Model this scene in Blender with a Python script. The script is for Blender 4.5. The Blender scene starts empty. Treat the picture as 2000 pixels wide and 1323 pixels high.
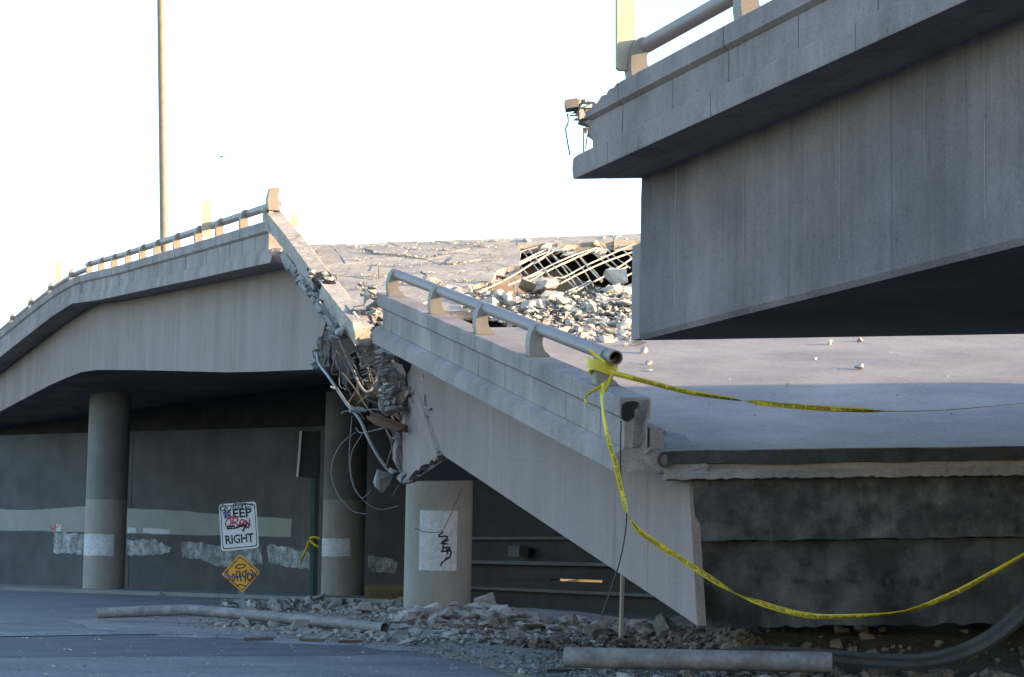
import bpy, bmesh, math, random
from mathutils import Vector, Matrix, noise
R = math.radians
rnd = random.Random(7)
S = bpy.context.scene
COL = S.collection

# ------------------------------------------------------------------ camera
F, CX, CY = 4200.0, 1000.0, 661.5
CAMZ, PITCH, ROLL = 1.7, math.atan((1095 - 661.5) / 4200.0), 0.018
_f = Vector((0, math.cos(PITCH), math.sin(PITCH)))
_r0 = Vector((1, 0, 0)); _u0 = Vector((0, -math.sin(PITCH), math.cos(PITCH)))
_r = _r0 * math.cos(ROLL) + _u0 * math.sin(ROLL)
_u = _u0 * math.cos(ROLL) - _r0 * math.sin(ROLL)
CAM = Vector((0, 0, CAMZ))
cd = bpy.data.cameras.new('camera'); cam = bpy.data.objects.new('camera', cd); COL.objects.link(cam)
cd.sensor_width = 36.0; cd.lens = F * 36 / 2000.0; cd.clip_start = 0.1; cd.clip_end = 3000
cam.matrix_world = Matrix(((_r.x, _u.x, -_f.x, 0), (_r.y, _u.y, -_f.y, 0), (_r.z, _u.z, -_f.z, CAMZ), (0, 0, 0, 1)))
S.camera = cam

# ------------------------------------------------------------------ light
SUN_EL, SUN_AZ = 10.0, 108.0
w = bpy.data.worlds.new('World'); S.world = w; w.use_nodes = True
bg = w.node_tree.nodes['Background']
sky = w.node_tree.nodes.new('ShaderNodeTexSky'); sky.sky_type = 'NISHITA'; sky.sun_disc = False
sky.ozone_density = 2.0; sky.dust_density = 1.0; sky.sun_elevation = R(SUN_EL); sky.sun_rotation = R(SUN_AZ)
w.node_tree.links.new(sky.outputs[0], bg.inputs[0]); bg.inputs[1].default_value = 0.15
sl = bpy.data.lights.new('sun', 'SUN'); sl.energy = 2.7; sl.angle = R(0.5); sl.color = (1.0, 0.76, 0.46)
so = bpy.data.objects.new('sun', sl); COL.objects.link(so)
to_sun = Vector((math.sin(R(SUN_AZ)) * math.cos(R(SUN_EL)), math.cos(R(SUN_AZ)) * math.cos(R(SUN_EL)), math.sin(R(SUN_EL))))
so.rotation_euler = to_sun.to_track_quat('Z', 'Y').to_euler(); so.location = (40, -10, 40)
S.view_settings.view_transform = 'Standard'; S.view_settings.look = 'None'
S.view_settings.exposure = 2.5; S.view_settings.gamma = 1; S.view_settings.use_curve_mapping = False

# ------------------------------------------------------------------ helpers
def ray(px, py):
    d = _f + _r * ((px - CX) / F) + _u * ((CY - py) / F)
    return d
def U(px, py, Y):                       # the point of the sight line at world depth Y
    d = ray(px, py); return CAM + d * (Y / d.y)
def hit(px, py, p, n):                  # where the sight line meets a plane
    d = ray(px, py); return CAM + d * ((Vector(p) - CAM).dot(n) / d.dot(n))
def G(px, py, z=0.0):
    return hit(px, py, (0, 0, z), Vector((0, 0, 1)))
def proj(p):
    v = Vector(p) - CAM; k = F / v.dot(_f)
    return CX + v.dot(_r) * k, CY - v.dot(_u) * k
def lerp(a, b, t): return a + (b - a) * t
def interp(x, pts):
    if x <= pts[0][0]: i = 0
    elif x >= pts[-1][0]: i = len(pts) - 2
    else:
        i = 0
        while pts[i + 1][0] < x: i += 1
    a, b = pts[i], pts[i + 1]
    return a[1] + (b[1] - a[1]) * (x - a[0]) / (b[0] - a[0])
def smooth_line(pts, n):                # Catmull-Rom through points
    pts = [Vector(p) for p in pts]; P = [pts[0] * 2 - pts[1]] + pts + [pts[-1] * 2 - pts[-2]]; out = []
    for i in range(1, len(P) - 2):
        for k in range(n):
            t = k / n; a, b, c, d = P[i - 1:i + 3]
            out.append(0.5 * (2 * b + (c - a) * t + (2 * a - 5 * b + 4 * c - d) * t * t + (3 * b - a - 3 * c + d) * t ** 3))
    out.append(pts[-1]); return out
def inpoly(x, y, poly):
    c = False; j = len(poly) - 1
    for i in range(len(poly)):
        xi, yi = poly[i]; xj, yj = poly[j]
        if (yi > y) != (yj > y) and x < (xj - xi) * (y - yi) / (yj - yi) + xi: c = not c
        j = i
    return c
def jag(pts, amp, step, rg=None, axis=None):
    """subdivide a 3D polyline and shake the inner points"""
    rg = rg or rnd; out = []
    for a, b in zip(pts[:-1], pts[1:]):
        a, b = Vector(a), Vector(b); n = max(1, int((b - a).length / step))
        for k in range(n):
            p = a.lerp(b, k / n)
            if k or out:
                p = p + Vector([rg.uniform(-amp, amp) for _ in range(3)])
            out.append(p)
    out.append(Vector(pts[-1])); return out

def thing(name, label, cat, loc=(0, 0, 0), group=None):
    o = bpy.data.objects.new(name, None); COL.objects.link(o); o.location = loc
    o.empty_display_size = 0.3
    o['label'] = label; o['category'] = cat
    if group: o['group'] = group
    return o
def tag(o, label, cat, group=None):
    o['label'] = label; o['category'] = cat
    if group: o['group'] = group
    return o

class MB:
    def __init__(s): s.v = []; s.f = []; s.sm = []
    def add(s, vs, fs, smooth=False):
        b = len(s.v); s.v += [Vector(v) for v in vs]
        s.f += [tuple(b + i for i in f) for f in fs]; s.sm += [smooth] * len(fs); return s
    def prism(s, poly, off):            # polygon extruded by a vector
        n = len(poly); off = Vector(off); vs = [Vector(p) for p in poly] + [Vector(p) + off for p in poly]
        fs = [tuple(range(n - 1, -1, -1)), tuple(range(n, 2 * n))] + [(i, (i + 1) % n, n + (i + 1) % n, n + i) for i in range(n)]
        return s.add(vs, fs)
    def box(s, c, x, y, z):             # centre, half-axis vectors
        c, x, y, z = Vector(c), Vector(x), Vector(y), Vector(z)
        return s.prism([c - x - y - z, c + x - y - z, c + x + y - z, c - x + y - z], z * 2)
    def bx(s, a, b):
        c = [(p + q) / 2 for p, q in zip(a, b)]; h = [abs(q - p) / 2 for p, q in zip(a, b)]
        return s.box(c, (h[0], 0, 0), (0, h[1], 0), (0, 0, h[2]))
    def loft(s, rings, caps=True, smooth=False, closed=True):
        n = len(rings[0]); vs = [p for r in rings for p in r]; fs = []
        for i in range(len(rings) - 1):
            for j in range(n if closed else n - 1):
                k = (j + 1) % n; fs.append((i * n + j, i * n + k, (i + 1) * n + k, (i + 1) * n + j))
        s.add(vs, fs, smooth)
        if caps:
            s.add(rings[0], [tuple(range(n - 1, -1, -1))]); s.add(rings[-1], [tuple(range(n))])
        return s
    def tube(s, pts, r, n=10, caps=True, smooth=True):
        pts = [Vector(p) for p in pts]; rings = []
        t0 = (pts[1] - pts[0]).normalized(); a = t0.cross(Vector((0, 0, 1)))
        if a.length < 0.05: a = t0.cross(Vector((0, 1, 0)))
        a.normalize()
        for i, p in enumerate(pts):
            t = (pts[min(i + 1, len(pts) - 1)] - pts[max(i - 1, 0)]).normalized()
            a = (a - t * a.dot(t)).normalized(); b = t.cross(a)
            rr = r(i / (len(pts) - 1)) if callable(r) else r
            rings.append([p + (a * math.cos(2 * math.pi * k / n) + b * math.sin(2 * math.pi * k / n)) * rr for k in range(n)])
        return s.loft(rings, caps, smooth)
    def hollow(s, pts, r, wall, n=20):  # open pipe with a wall
        pts = [Vector(p) for p in pts]
        s.tube(pts, r, n, caps=False)
        s.tube(pts, r - wall, n, caps=False)
        a = MB().tube(pts, r, n, False).v; b = MB().tube(pts, r - wall, n, False).v; m = len(pts) - 1
        for base in (0, m * n):
            for j in range(n):
                k = (j + 1) % n
                s.add([a[base + j], a[base + k], b[base + k], b[base + j]], [(0, 1, 2, 3)])
        return s
    def build(s, name, mat, parent=None, kind=None):
        loc = Vector((0, 0, 0))
        if parent:
            q = parent
            while q: loc += q.location; q = q.parent
        elif s.v:
            xs = [v.x for v in s.v]; ys = [v.y for v in s.v]; zs = [v.z for v in s.v]
            loc = Vector(((min(xs) + max(xs)) / 2, (min(ys) + max(ys)) / 2, min(zs)))
        me = bpy.data.meshes.new(name); me.from_pydata([v - loc for v in s.v], [], s.f)
        me.polygons.foreach_set('use_smooth', s.sm)
        bm = bmesh.new(); bm.from_mesh(me); bmesh.ops.recalc_face_normals(bm, faces=bm.faces); bm.to_mesh(me); bm.free()
        me.materials.append(mat); o = bpy.data.objects.new(name, me); COL.objects.link(o)
        if parent: o.parent = parent
        else: o.location = loc
        if kind: o['kind'] = kind
        return o

# ------------------------------------------------------------------ materials
def mat(name, col, rough=0.85, mott=0.25, mscale=0.8, streak=0.0, fine=0.15, fscale=35, bump=0.4, bscale=60,
        alt=None, altamt=0.0, altscale=0.5, metal=0.0, rand=0.0, bdist=0.01, pits=0.0, spec=0.3, altedge=(0.42, 0.62), streak_s=(2.2, 2.2, 0.13)):
    m = bpy.data.materials.new(name); m.use_nodes = True; nt = m.node_tree; N = nt.nodes; L = nt.links
    b = N['Principled BSDF']; b.inputs['Roughness'].default_value = rough; b.inputs['Metallic'].default_value = metal
    b.inputs['Specular IOR Level'].default_value = spec
    geo = N.new('ShaderNodeNewGeometry')
    def nz(scale, det=4, mp=None):
        n = N.new('ShaderNodeTexNoise'); n.inputs['Scale'].default_value = scale; n.inputs['Detail'].default_value = det
        n.inputs['Roughness'].default_value = 0.6
        if mp:
            k = N.new('ShaderNodeMapping'); k.inputs['Scale'].default_value = mp
            L.new(geo.outputs['Position'], k.inputs['Vector']); L.new(k.outputs[0], n.inputs['Vector'])
        else: L.new(geo.outputs['Position'], n.inputs['Vector'])
        return n.outputs['Fac']
    def rng(fac, a, c, lo=0.3, hi=0.7):
        r = N.new('ShaderNodeMapRange'); r.inputs['From Min'].default_value = lo; r.inputs['From Max'].default_value = hi
        r.inputs['To Min'].default_value = a; r.inputs['To Max'].default_value = c; L.new(fac, r.inputs['Value']); return r.outputs[0]
    def mul(a, c):
        k = N.new('ShaderNodeMath'); k.operation = 'MULTIPLY'
        L.new(a, k.inputs[0]); L.new(c, k.inputs[1]); return k.outputs[0]
    v = rng(nz(mscale, 5), 1 - mott, 1 + mott * 0.6)
    v = mul(v, rng(nz(fscale, 3), 1 - fine, 1 + fine))
    if streak:
        v = mul(v, rng(nz(1.0, 4, (streak_s[0] * 0.45, streak_s[1] * 0.45, streak_s[2] * 0.6)), 1 - streak, 1 + streak * 0.4))
        v = mul(v, rng(nz(1.0, 2, tuple(4 * x for x in streak_s)), 1 - streak * 0.3, 1 + streak * 0.15))
        v = mul(v, rng(nz(1.0, 3, (streak_s[0] * 1.3, streak_s[1] * 1.3, streak_s[2] * 1.2)), 1.0, 1 + streak * 1.1, 0.63, 0.74))   # pale lime runs
        v = mul(v, rng(nz(1.0, 3, (streak_s[0] * 1.7, streak_s[1] * 1.6, streak_s[2] * 1.5)), 1 - streak * 1.2, 1.0, 0.27, 0.38))  # dark drips
    if pits:
        v = mul(v, rng(nz(14, 2), 1 - pits, 1.0, 0.30, 0.40))
    if rand:
        oi = N.new('ShaderNodeObjectInfo'); v = mul(v, rng(oi.outputs['Random'], 1 - rand, 1 + rand, 0, 1))
    base = None
    if alt:
        mx = N.new('ShaderNodeMix'); mx.data_type = 'RGBA'
        mx.inputs['A'].default_value = (*col, 1); mx.inputs['B'].default_value = (*alt, 1)
        L.new(rng(nz(altscale, 6), 0, altamt, *altedge), mx.inputs['Factor']); base = mx.outputs['Result']
    sc = N.new('ShaderNodeVectorMath'); sc.operation = 'SCALE'
    if base: L.new(base, sc.inputs[0])
    else: sc.inputs[0].default_value = col
    L.new(v, sc.inputs['Scale']); L.new(sc.outputs[0], b.inputs['Base Color'])
    if bump:
        bp = N.new('ShaderNodeBump'); bp.inputs['Strength'].default_value = bump; bp.inputs['Distance'].default_value = bdist
        L.new(nz(bscale, 4), bp.inputs['Height']); L.new(bp.outputs[0], b.inputs['Normal'])
    return m
M = {}
M['conc'] = mat('weathered_concrete', (0.255, 0.205, 0.19), mott=0.25, mscale=0.45, streak=0.18, pits=0.18, alt=(0.20, 0.19, 0.185), altamt=0.6)
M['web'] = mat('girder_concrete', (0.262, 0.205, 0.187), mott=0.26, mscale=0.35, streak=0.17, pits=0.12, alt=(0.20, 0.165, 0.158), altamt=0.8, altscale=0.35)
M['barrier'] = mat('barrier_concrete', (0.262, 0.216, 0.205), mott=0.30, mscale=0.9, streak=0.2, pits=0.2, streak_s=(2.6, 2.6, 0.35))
M['pale_conc'] = mat('pale_barrier_concrete', (0.34, 0.295, 0.26), mott=0.3, mscale=1.5, fine=0.2, fscale=12, streak=0.15, pits=0.2)  # paler barrier tone for the leaning parapet
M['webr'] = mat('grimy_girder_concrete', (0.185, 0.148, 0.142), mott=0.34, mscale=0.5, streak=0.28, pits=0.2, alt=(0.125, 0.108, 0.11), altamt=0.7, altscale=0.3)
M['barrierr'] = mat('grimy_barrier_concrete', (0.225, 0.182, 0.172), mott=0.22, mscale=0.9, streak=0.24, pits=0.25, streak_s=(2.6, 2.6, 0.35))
M['under'] = mat('shade_dark_soffit', (0.11, 0.10, 0.10), mott=0.35, mscale=0.5, streak=0.1)  # dark tone paints shade onto the girder undersides
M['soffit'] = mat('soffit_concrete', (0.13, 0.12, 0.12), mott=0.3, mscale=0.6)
M['deck'] = mat('deck_concrete', (0.27, 0.222, 0.197), mott=0.24, mscale=0.6, fine=0.10, fscale=14, bump=0.4, bscale=25, alt=(0.20, 0.175, 0.165), altamt=0.8, altscale=0.45, pits=0.15)
M['deckf'] = mat('sun_tinted_deck', (0.38, 0.31, 0.25), mott=0.22, mscale=1.2, fine=0.25, fscale=10, bump=0.5, bscale=25, alt=(0.27, 0.235, 0.21), altamt=0.8, altscale=0.9)  # lighter, warmer copy of the deck concrete, sunlight put into its colour
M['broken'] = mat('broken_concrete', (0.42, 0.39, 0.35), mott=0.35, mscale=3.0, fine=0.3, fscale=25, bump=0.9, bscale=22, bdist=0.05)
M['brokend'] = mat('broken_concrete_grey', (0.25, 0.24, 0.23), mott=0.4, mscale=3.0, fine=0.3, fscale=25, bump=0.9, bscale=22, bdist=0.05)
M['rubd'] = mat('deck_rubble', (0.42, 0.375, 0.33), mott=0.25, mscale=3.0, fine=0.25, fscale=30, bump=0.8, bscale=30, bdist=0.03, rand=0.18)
M['rubg'] = mat('ground_rubble', (0.275, 0.258, 0.248), mott=0.35, mscale=2.5, fine=0.25, fscale=30, bump=0.8, bscale=30, bdist=0.03, rand=0.25)
M['rubk'] = mat('dirty_rubble', (0.15, 0.135, 0.12), mott=0.5, mscale=2.5, fine=0.3, fscale=30, bump=0.8, bscale=30, bdist=0.03, rand=0.45, alt=(0.23, 0.15, 0.10), altamt=0.5, altscale=1.6)
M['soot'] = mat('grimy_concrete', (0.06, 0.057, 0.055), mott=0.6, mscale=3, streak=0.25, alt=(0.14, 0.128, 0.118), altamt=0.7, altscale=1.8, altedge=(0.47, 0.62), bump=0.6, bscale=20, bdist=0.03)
M['soot2'] = mat('stained_concrete', (0.082, 0.08, 0.078), mott=0.5, mscale=1.1, streak=0.25, alt=(0.034, 0.03, 0.028), altamt=1.0, altscale=1.2, altedge=(0.45, 0.60), bump=0.7, bscale=18, bdist=0.03)  # dark base with darker stain blotches
M['asphedge'] = mat('deck_edge_tar', (0.045, 0.043, 0.042), mott=0.4, mscale=5, fine=0.3, fscale=50, bump=0.7, bscale=40)
M['rail'] = mat('painted_rail_steel', (0.205, 0.168, 0.16), rough=0.55, mott=0.12, mscale=2, fine=0.06, bump=0.1)
M['post'] = mat('rail_post_metal', (0.215, 0.18, 0.15), rough=0.6, mott=0.15, mscale=3, fine=0.08, bump=0.15)
M['board'] = mat('pale_board', (0.34, 0.29, 0.22), rough=0.8, mott=0.12, mscale=2, fine=0.12, bump=0.2)
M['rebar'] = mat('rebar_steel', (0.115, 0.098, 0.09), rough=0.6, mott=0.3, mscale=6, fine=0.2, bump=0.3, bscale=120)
M['rebarsun'] = mat('rebar_sunlit', (0.40, 0.35, 0.29), rough=0.75, mott=0.3, mscale=6, fine=0.2, bump=0.3, bscale=120)  # pale copy of the rebar steel with sunlight painted in
M['conduit'] = mat('galvanised_conduit', (0.17, 0.168, 0.175), rough=0.5, mott=0.2, mscale=5, bump=0.1)
M['dark'] = mat('dark_void_concrete', (0.02, 0.019, 0.02), mott=0.4, mscale=1.5)  # near-black stand-in for deep shade in hollows and under the bridge
M['asph'] = mat('road_asphalt', (0.125, 0.122, 0.132), mott=0.3, mscale=0.5, fine=0.45, fscale=11, pits=0.3, bump=0.5, bscale=70, alt=(0.155, 0.15, 0.155), altamt=0.6, altscale=0.4)
M['asph2'] = mat('asphalt_patch', (0.075, 0.075, 0.084), mott=0.3, mscale=0.8, fine=0.4, fscale=11, bump=0.4, bscale=70)
M['dust'] = mat('dusty_asphalt', (0.19, 0.18, 0.178), mott=0.35, mscale=0.8, fine=0.35, fscale=22, bump=0.5, bscale=50)
M['dirt'] = mat('dirt_ground', (0.075, 0.068, 0.06), mott=0.5, mscale=0.8, fine=0.4, fscale=20, bump=0.8, bscale=25, bdist=0.03)
M['pave'] = mat('pavement_concrete', (0.17, 0.165, 0.165), mott=0.25, mscale=0.8)
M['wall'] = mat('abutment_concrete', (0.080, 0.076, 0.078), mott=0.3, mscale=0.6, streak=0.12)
M['band'] = mat('buff_paint', (0.24, 0.235, 0.215), mott=0.12, mscale=1.0)
M['white'] = mat('white_paint_patch', (0.45, 0.445, 0.46), mott=0.15, mscale=3, fine=0.15, fscale=12)
M['scrub'] = mat('thin_white_wash', (0.33, 0.33, 0.335), mott=0.6, mscale=3.0, fine=0.3, fscale=14, streak=0.5, streak_s=(6, 6, 0.7))
M['column'] = mat('column_concrete', (0.25, 0.225, 0.205), mott=0.16, mscale=0.8, streak=0.15)
M['coltop'] = mat('column_upper_dark', (0.15, 0.145, 0.14), mott=0.2, mscale=0.8, streak=0.2)  # darker tone for the upper part of the shaft
M['ink'] = mat('black_ink', (0.012, 0.012, 0.014), rough=0.6, mott=0.1, bump=0)
M['tapeink'] = mat('tape_ink', (0.02, 0.02, 0.02), rough=0.5, mott=0.0, bump=0)
M['red'] = mat('red_spray', (0.42, 0.05, 0.06), rough=0.6, mott=0.2, bump=0)
M['blue'] = mat('blue_spray', (0.16, 0.18, 0.33), rough=0.6, mott=0.3, bump=0)
M['signw'] = mat('sign_white', (0.52, 0.52, 0.53), rough=0.5, mott=0.12, mscale=4, fine=0.05, bump=0)
M['signy'] = mat('sign_orange', (0.58, 0.27, 0.035), rough=0.5, mott=0.18, mscale=4, fine=0.05, bump=0)
M['signpost'] = mat('galvanised_post', (0.22, 0.24, 0.27), rough=0.5, mott=0.2, mscale=5, bump=0.1)
M['green'] = mat('green_steel', (0.035, 0.085, 0.085), rough=0.55, mott=0.3, mscale=2, bump=0.1)
M['blk'] = mat('black_steel', (0.015, 0.015, 0.017), rough=0.5, mott=0.3, bump=0.1)
M['pale'] = mat('pale_edge', (0.60, 0.58, 0.55), rough=0.6, mott=0.1, bump=0)  # pale stub and the lit edge of the sign
M['pipe'] = mat('pipe_grey', (0.19, 0.175, 0.175), rough=0.6, mott=0.35, mscale=2.5, fine=0.2, fscale=14, alt=(0.12, 0.10, 0.09), altamt=0.7, altscale=3, bump=0.1)
M['rubber'] = mat('black_rubber', (0.04, 0.038, 0.036), rough=0.7, mott=0.5, mscale=2, fine=0.2, fscale=20, bump=0.5, bscale=30)
M['stain'] = mat('gutter_grime', (0.20, 0.185, 0.175), mott=0.4, mscale=2, fine=0.3, alt=(0.12, 0.11, 0.105), altamt=0.8, altscale=1.5)
M['wood'] = mat('splintered_wood', (0.13, 0.07, 0.048), rough=0.8, mott=0.4, mscale=2, fine=0.3, bump=0.5, bscale=40)
M['grass'] = mat('dry_grass', (0.19, 0.13, 0.06), rough=0.9, mott=0.3, mscale=6, bump=0)
M['bird'] = mat('gull_feathers', (0.03, 0.03, 0.033), rough=0.8, mott=0.2, mscale=8, bump=0)
M['paper'] = mat('litter_paper', (0.60, 0.60, 0.60), rough=0.8, mott=0.1, bump=0)
M['lane'] = mat('worn_lane_paint', (0.22, 0.17, 0.10), mott=0.6, mscale=3, fine=0.4, fscale=12, alt=(0.10, 0.098, 0.10), altamt=1.0, altscale=2.5)
M['lanew'] = mat('worn_white_paint', (0.20, 0.20, 0.21), mott=0.5, mscale=3, fine=0.4, fscale=12, alt=(0.085, 0.087, 0.095), altamt=0.9, altscale=2.5)
M['bldg'] = mat('stucco', (0.30, 0.27, 0.24), mott=0.2)
M['glass'] = mat('window_glass', (0.03, 0.035, 0.04), rough=0.1, mott=0.1, bump=0, spec=0.6)
def tape_mat():
    m = mat('yellow_tape', (0.72, 0.55, 0.03), rough=0.35, mott=0.08, mscale=3, fine=0.05, bump=0.15, bscale=12, bdist=0.01, spec=0.5)
    nt = m.node_tree; b = nt.nodes['Principled BSDF']; out = nt.nodes['Material Output']
    tr = nt.nodes.new('ShaderNodeBsdfTranslucent'); tr.inputs[0].default_value = (0.62, 0.46, 0.03, 1)
    mx = nt.nodes.new('ShaderNodeMixShader'); mx.inputs[0].default_value = 0.3
    nt.links.new(b.outputs[0], mx.inputs[1]); nt.links.new(tr.outputs[0], mx.inputs[2]); nt.links.new(mx.outputs[0], out.inputs[0])
    return m
M['tape'] = tape_mat()

# ------------------------------------------------------------------ setting
MB().add([(-400, -60, -0.05), (400, -60, -0.05), (400, 900, -0.05), (-400, 900, -0.05)], [(0, 1, 2, 3)]).build('ground', M['dirt'], kind='structure')
# kerb line parallel to the abutment wall
WA, WB = Vector((-24.8, 105.5, 0)), Vector((-8.1, 93.5, 0)); wd = (WB - WA).normalized(); wn = Vector((wd.y, -wd.x, 0))
if wn.y > 0: wn = -wn
WP = lambda s, z=0.0, off=0.0: WA + wd * s + wn * off + Vector((0, 0, z))     # wall coordinates
k0, k1 = WP(-30, 0, 7.0), WP(30, 0, 7.0)
MB().add([(-70, -20, 0), (30, -20, 0), (30, 70, 0), WP(30, 0, 7.0), WP(-60, 0, 7.0), (-140, 100, 0)], [(0, 1, 2, 3, 4, 5)]).build('road', M['asph'], kind='structure')
MB().prism([WP(-60, -0.04, -0.2), WP(31, -0.04, -0.2), WP(31, -0.04, 6.82), WP(-60, -0.04, 6.82)], (0, 0, 0.18)).build('pavement', M['pave'], kind='structure')
kb = MB()
for i in range(28):
    a = -60 + i * 3.25
    kb.prism([WP(a, -0.04, 6.83), WP(a + 3.23, -0.04, 6.83), WP(a + 3.23, -0.04, 7.02), WP(a, -0.04, 7.02)], (0, 0, 0.19))
kb.build('kerb', M['pave'], kind='structure')
def sheet(name, pts, m, z, n=5, amp=0.0):
    P = []
    for i in range(len(pts)):
        a, b = G(*pts[i]), G(*pts[(i + 1) % len(pts)])
        for k in range(n):
            q = a.lerp(b, k / n)
            if k: q += Vector((rnd.uniform(-amp, amp), rnd.uniform(-amp, amp) * 3, 0))
            q.z = z; P.append(q)
    return MB().add(P, [tuple(range(len(P)))]).build(name, m, kind='structure')
sheet('road_patch', [(-40, 1246), (300, 1240), (640, 1248), (1060, 1262), (1010, 1272), (760, 1274), (690, 1281), (300, 1282), (-40, 1286)], M['asph2'], 0.004, 4, 0.05)
sheet('road_dust', [(120, 1212), (420, 1204), (700, 1215), (1000, 1235), (1250, 1280), (1150, 1316), (900, 1290), (700, 1262), (480, 1250), (250, 1238)], M['dust'], 0.008, 6, 0.25)
sheet('lane_marking', [(790, 1248), (812, 1248), (930, 1285), (1075, 1336), (1040, 1336), (900, 1286)], M['lane'], 0.012, 4, 0.03)
sheet('lane_marking', [(-30, 1236), (300, 1233), (560, 1240), (560, 1245), (300, 1240), (-30, 1245)], M['lanew'], 0.016, 5, 0.03)
sheet('lane_marking', [(330, 1170), (500, 1176), (620, 1186), (600, 1189), (480, 1180), (330, 1174)], M['lanew'], 0.004, 3, 0.03)

# ---- unseen block added off to the right to keep the low sun off the street
def blocker(name, label, x0, x1, y0, y1, h):
    b = thing(name, label, 'blocker', ((x0 + x1) / 2, (y0 + y1) / 2, 0))
    MB().bx((x0, y0, -0.04), (x1, y1, h)).build('wall', M['bldg'], b)
    MB().bx((x0 - 0.3, y0 - 0.3, h + 0.003), (x1 + 0.3, y1 + 0.3, h + 0.5)).build('roof', M['soffit'], b)
    nx = int((y1 - y0) / 4)
    for i in range(nx):
        for j in range(int(h / 3.6)):
            yc = y0 + (i + 0.5) * (y1 - y0) / nx; zc = 2.0 + j * 3.6
            o = MB().bx((x0 - 0.06, yc - 0.9, zc - 0.8), (x0 + 0.05, yc + 0.9, zc + 0.8)).build('window', M['glass'], b)
blocker('sunshade', 'long buff unseen added warehouse beyond the far side of the freeway', 62, 78, -25, 62, 13.8)

# ------------------------------------------------------------------ bridge geometry
def noise1(p, s=3.0): return noise.noise(Vector(p) * s)
# -- left standing span: edge line in plan
def XL(Y):
    return -5.96 - 0.34 * (Y - 51.8) if Y < 84.7 else -17.146 - 0.50 * (Y - 84.7)
def solveY(px, py, dx=0.0):
    lo, hi = 35.0, 150.0
    def g(Y): return U(px, py, Y).x - (XL(Y) + dx)
    a = g(lo)
    for _ in range(50):
        m = (lo + hi) / 2
        if (g(m) > 0) == (a > 0): lo = m
        else: hi = m
    return lo
capL = []
for px, py in [(520, 431), (448.5, 453), (400, 468), (357.5, 481), (317, 493), (273, 506), (224, 521), (177, 532), (149.5, 538.5), (130, 550), (107, 563), (65, 594), (32.5, 620), (0, 647)]:
    Y = solveY(px, py); capL.append((Y, U(px, py, Y).z))
botL = []
for px, py in [(549, 509), (455, 529), (377, 547), (309, 561), (250, 574), (195, 586), (143, 592), (97.5, 621), (49, 659), (0, 698)]:
    Y = solveY(px, py); botL.append((Y, U(px, py, Y).z))
WINL = 0.96
webL = []
for px, py in [(650, 716), (620, 718), (500, 723), (450, 724), (360, 722), (250, 720), (185, 720), (156, 727), (97.5, 753), (49, 779), (0, 805)]:
    Y = solveY(px, py, WINL * 1.06); webL.append((Y, U(px, py, Y).z))
qL = Vector((0.946, 0.322, 0.03))
def pathL(Y):
    zc = interp(Y, capL); k = max(0.95, min(1.3, (zc - interp(Y, botL)) / 1.03))
    return Vector((XL(Y), Y, zc - 0.72 * k)), qL, k, interp(Y - 0.32 * WINL, webL)
# -- fallen span
aF = Vector((-0.31, 1.0, 0.2255)); E0 = Vector((1.5, 29.4, 3.22)); qF = Vector((1, 0, 0.03))
def pathF(t):
    O = E0 + aF * t; return O, qF, 1.0, 0
# -- right standing span, s grows towards the camera
aR = Vector((0.369, -1.0, 0.012)); ER = Vector((0.80, 29.2, 7.24)); qR = Vector((1, 0, 0.035))
def pathR(s):
    O = ER + aR * s; return O, qR, 1.0, 0
PROF = {
    'cap': [(0, 0.47), (0, 0.70), (0.02, 0.72), (0.40, 0.72), (0.42, 0.70), (0.42, 0.42), (0.06, 0.42)],
    'panel': [(0.065, 0.035), (0.065, 0.417), (0.38, 0.417), (0.38, 0.035)],
    'beam': [(0.0, -0.31), (-0.005, -0.29), (-0.005, -0.02), (0.055, 0.03), (0.45, 0.03), (0.45, -0.31)],
    'beamF': [(-0.08, -0.29), (-0.09, -0.27), (-0.09, -0.06), (0.055, 0.03), (0.45, 0.03), (0.45, -0.29)],
}
def piece(path, s0, s1, prof, n=2, rag0=0.0, rag1=0.0, rg=rnd):
    """one barrier or beam piece swept along the bridge; rag = broken end"""
    P = prof
    if rag0 or rag1:
        P = []
        for i in range(len(prof)):
            a, b = prof[i], prof[(i + 1) % len(prof)]; m = max(1, int(math.hypot(b[0] - a[0], b[1] - a[1]) / 0.09))
            P += [(lerp(a[0], b[0], k / m), lerp(a[1], b[1], k / m)) for k in range(m)]
    e0 = [rg.uniform(-rag0, rag0) for _ in P]; e1 = [rg.uniform(-rag1, rag1) for _ in P]
    rings = []
    for i in range(n + 1):
        u = i / n; ring = []
        for j, (wv, zv) in enumerate(P):
            s = lerp(s0, s1, u) + (e0[j] if i == 0 else 0) + (e1[j] if i == n else 0)
            O, q, k, _ = path(s); ring.append(O + q * wv + Vector((0, 0, zv * k)))
        rings.append(ring)
    return MB().loft(rings)
def post_profile():
    return [(0.07, 0.0), (0.05, 0.14), (0.055, 0.28), (0.085, 0.40), (0.13, 0.49), (0.19, 0.535), (0.235, 0.52), (0.205, 0.46),
            (0.20, 0.40), (0.235, 0.345), (0.275, 0.335), (0.255, 0.26), (0.262, 0.17), (0.295, 0.09), (0.36, 0.035), (0.385, 0.0)]
def rail_post(path, s, parent, th=0.20, m=None, up=0.724, name='rail_post'):
    O, q, k, _ = path(s); O1 = path(s + 0.01)[0]; t = (O1 - O).normalized() * th
    prof = [O + q * wv + Vector((0, 0, up * k + zv)) - t * 0.5 for wv, zv in post_profile()]
    return MB().prism(prof, t).build(name, m or M['post'], parent)
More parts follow.
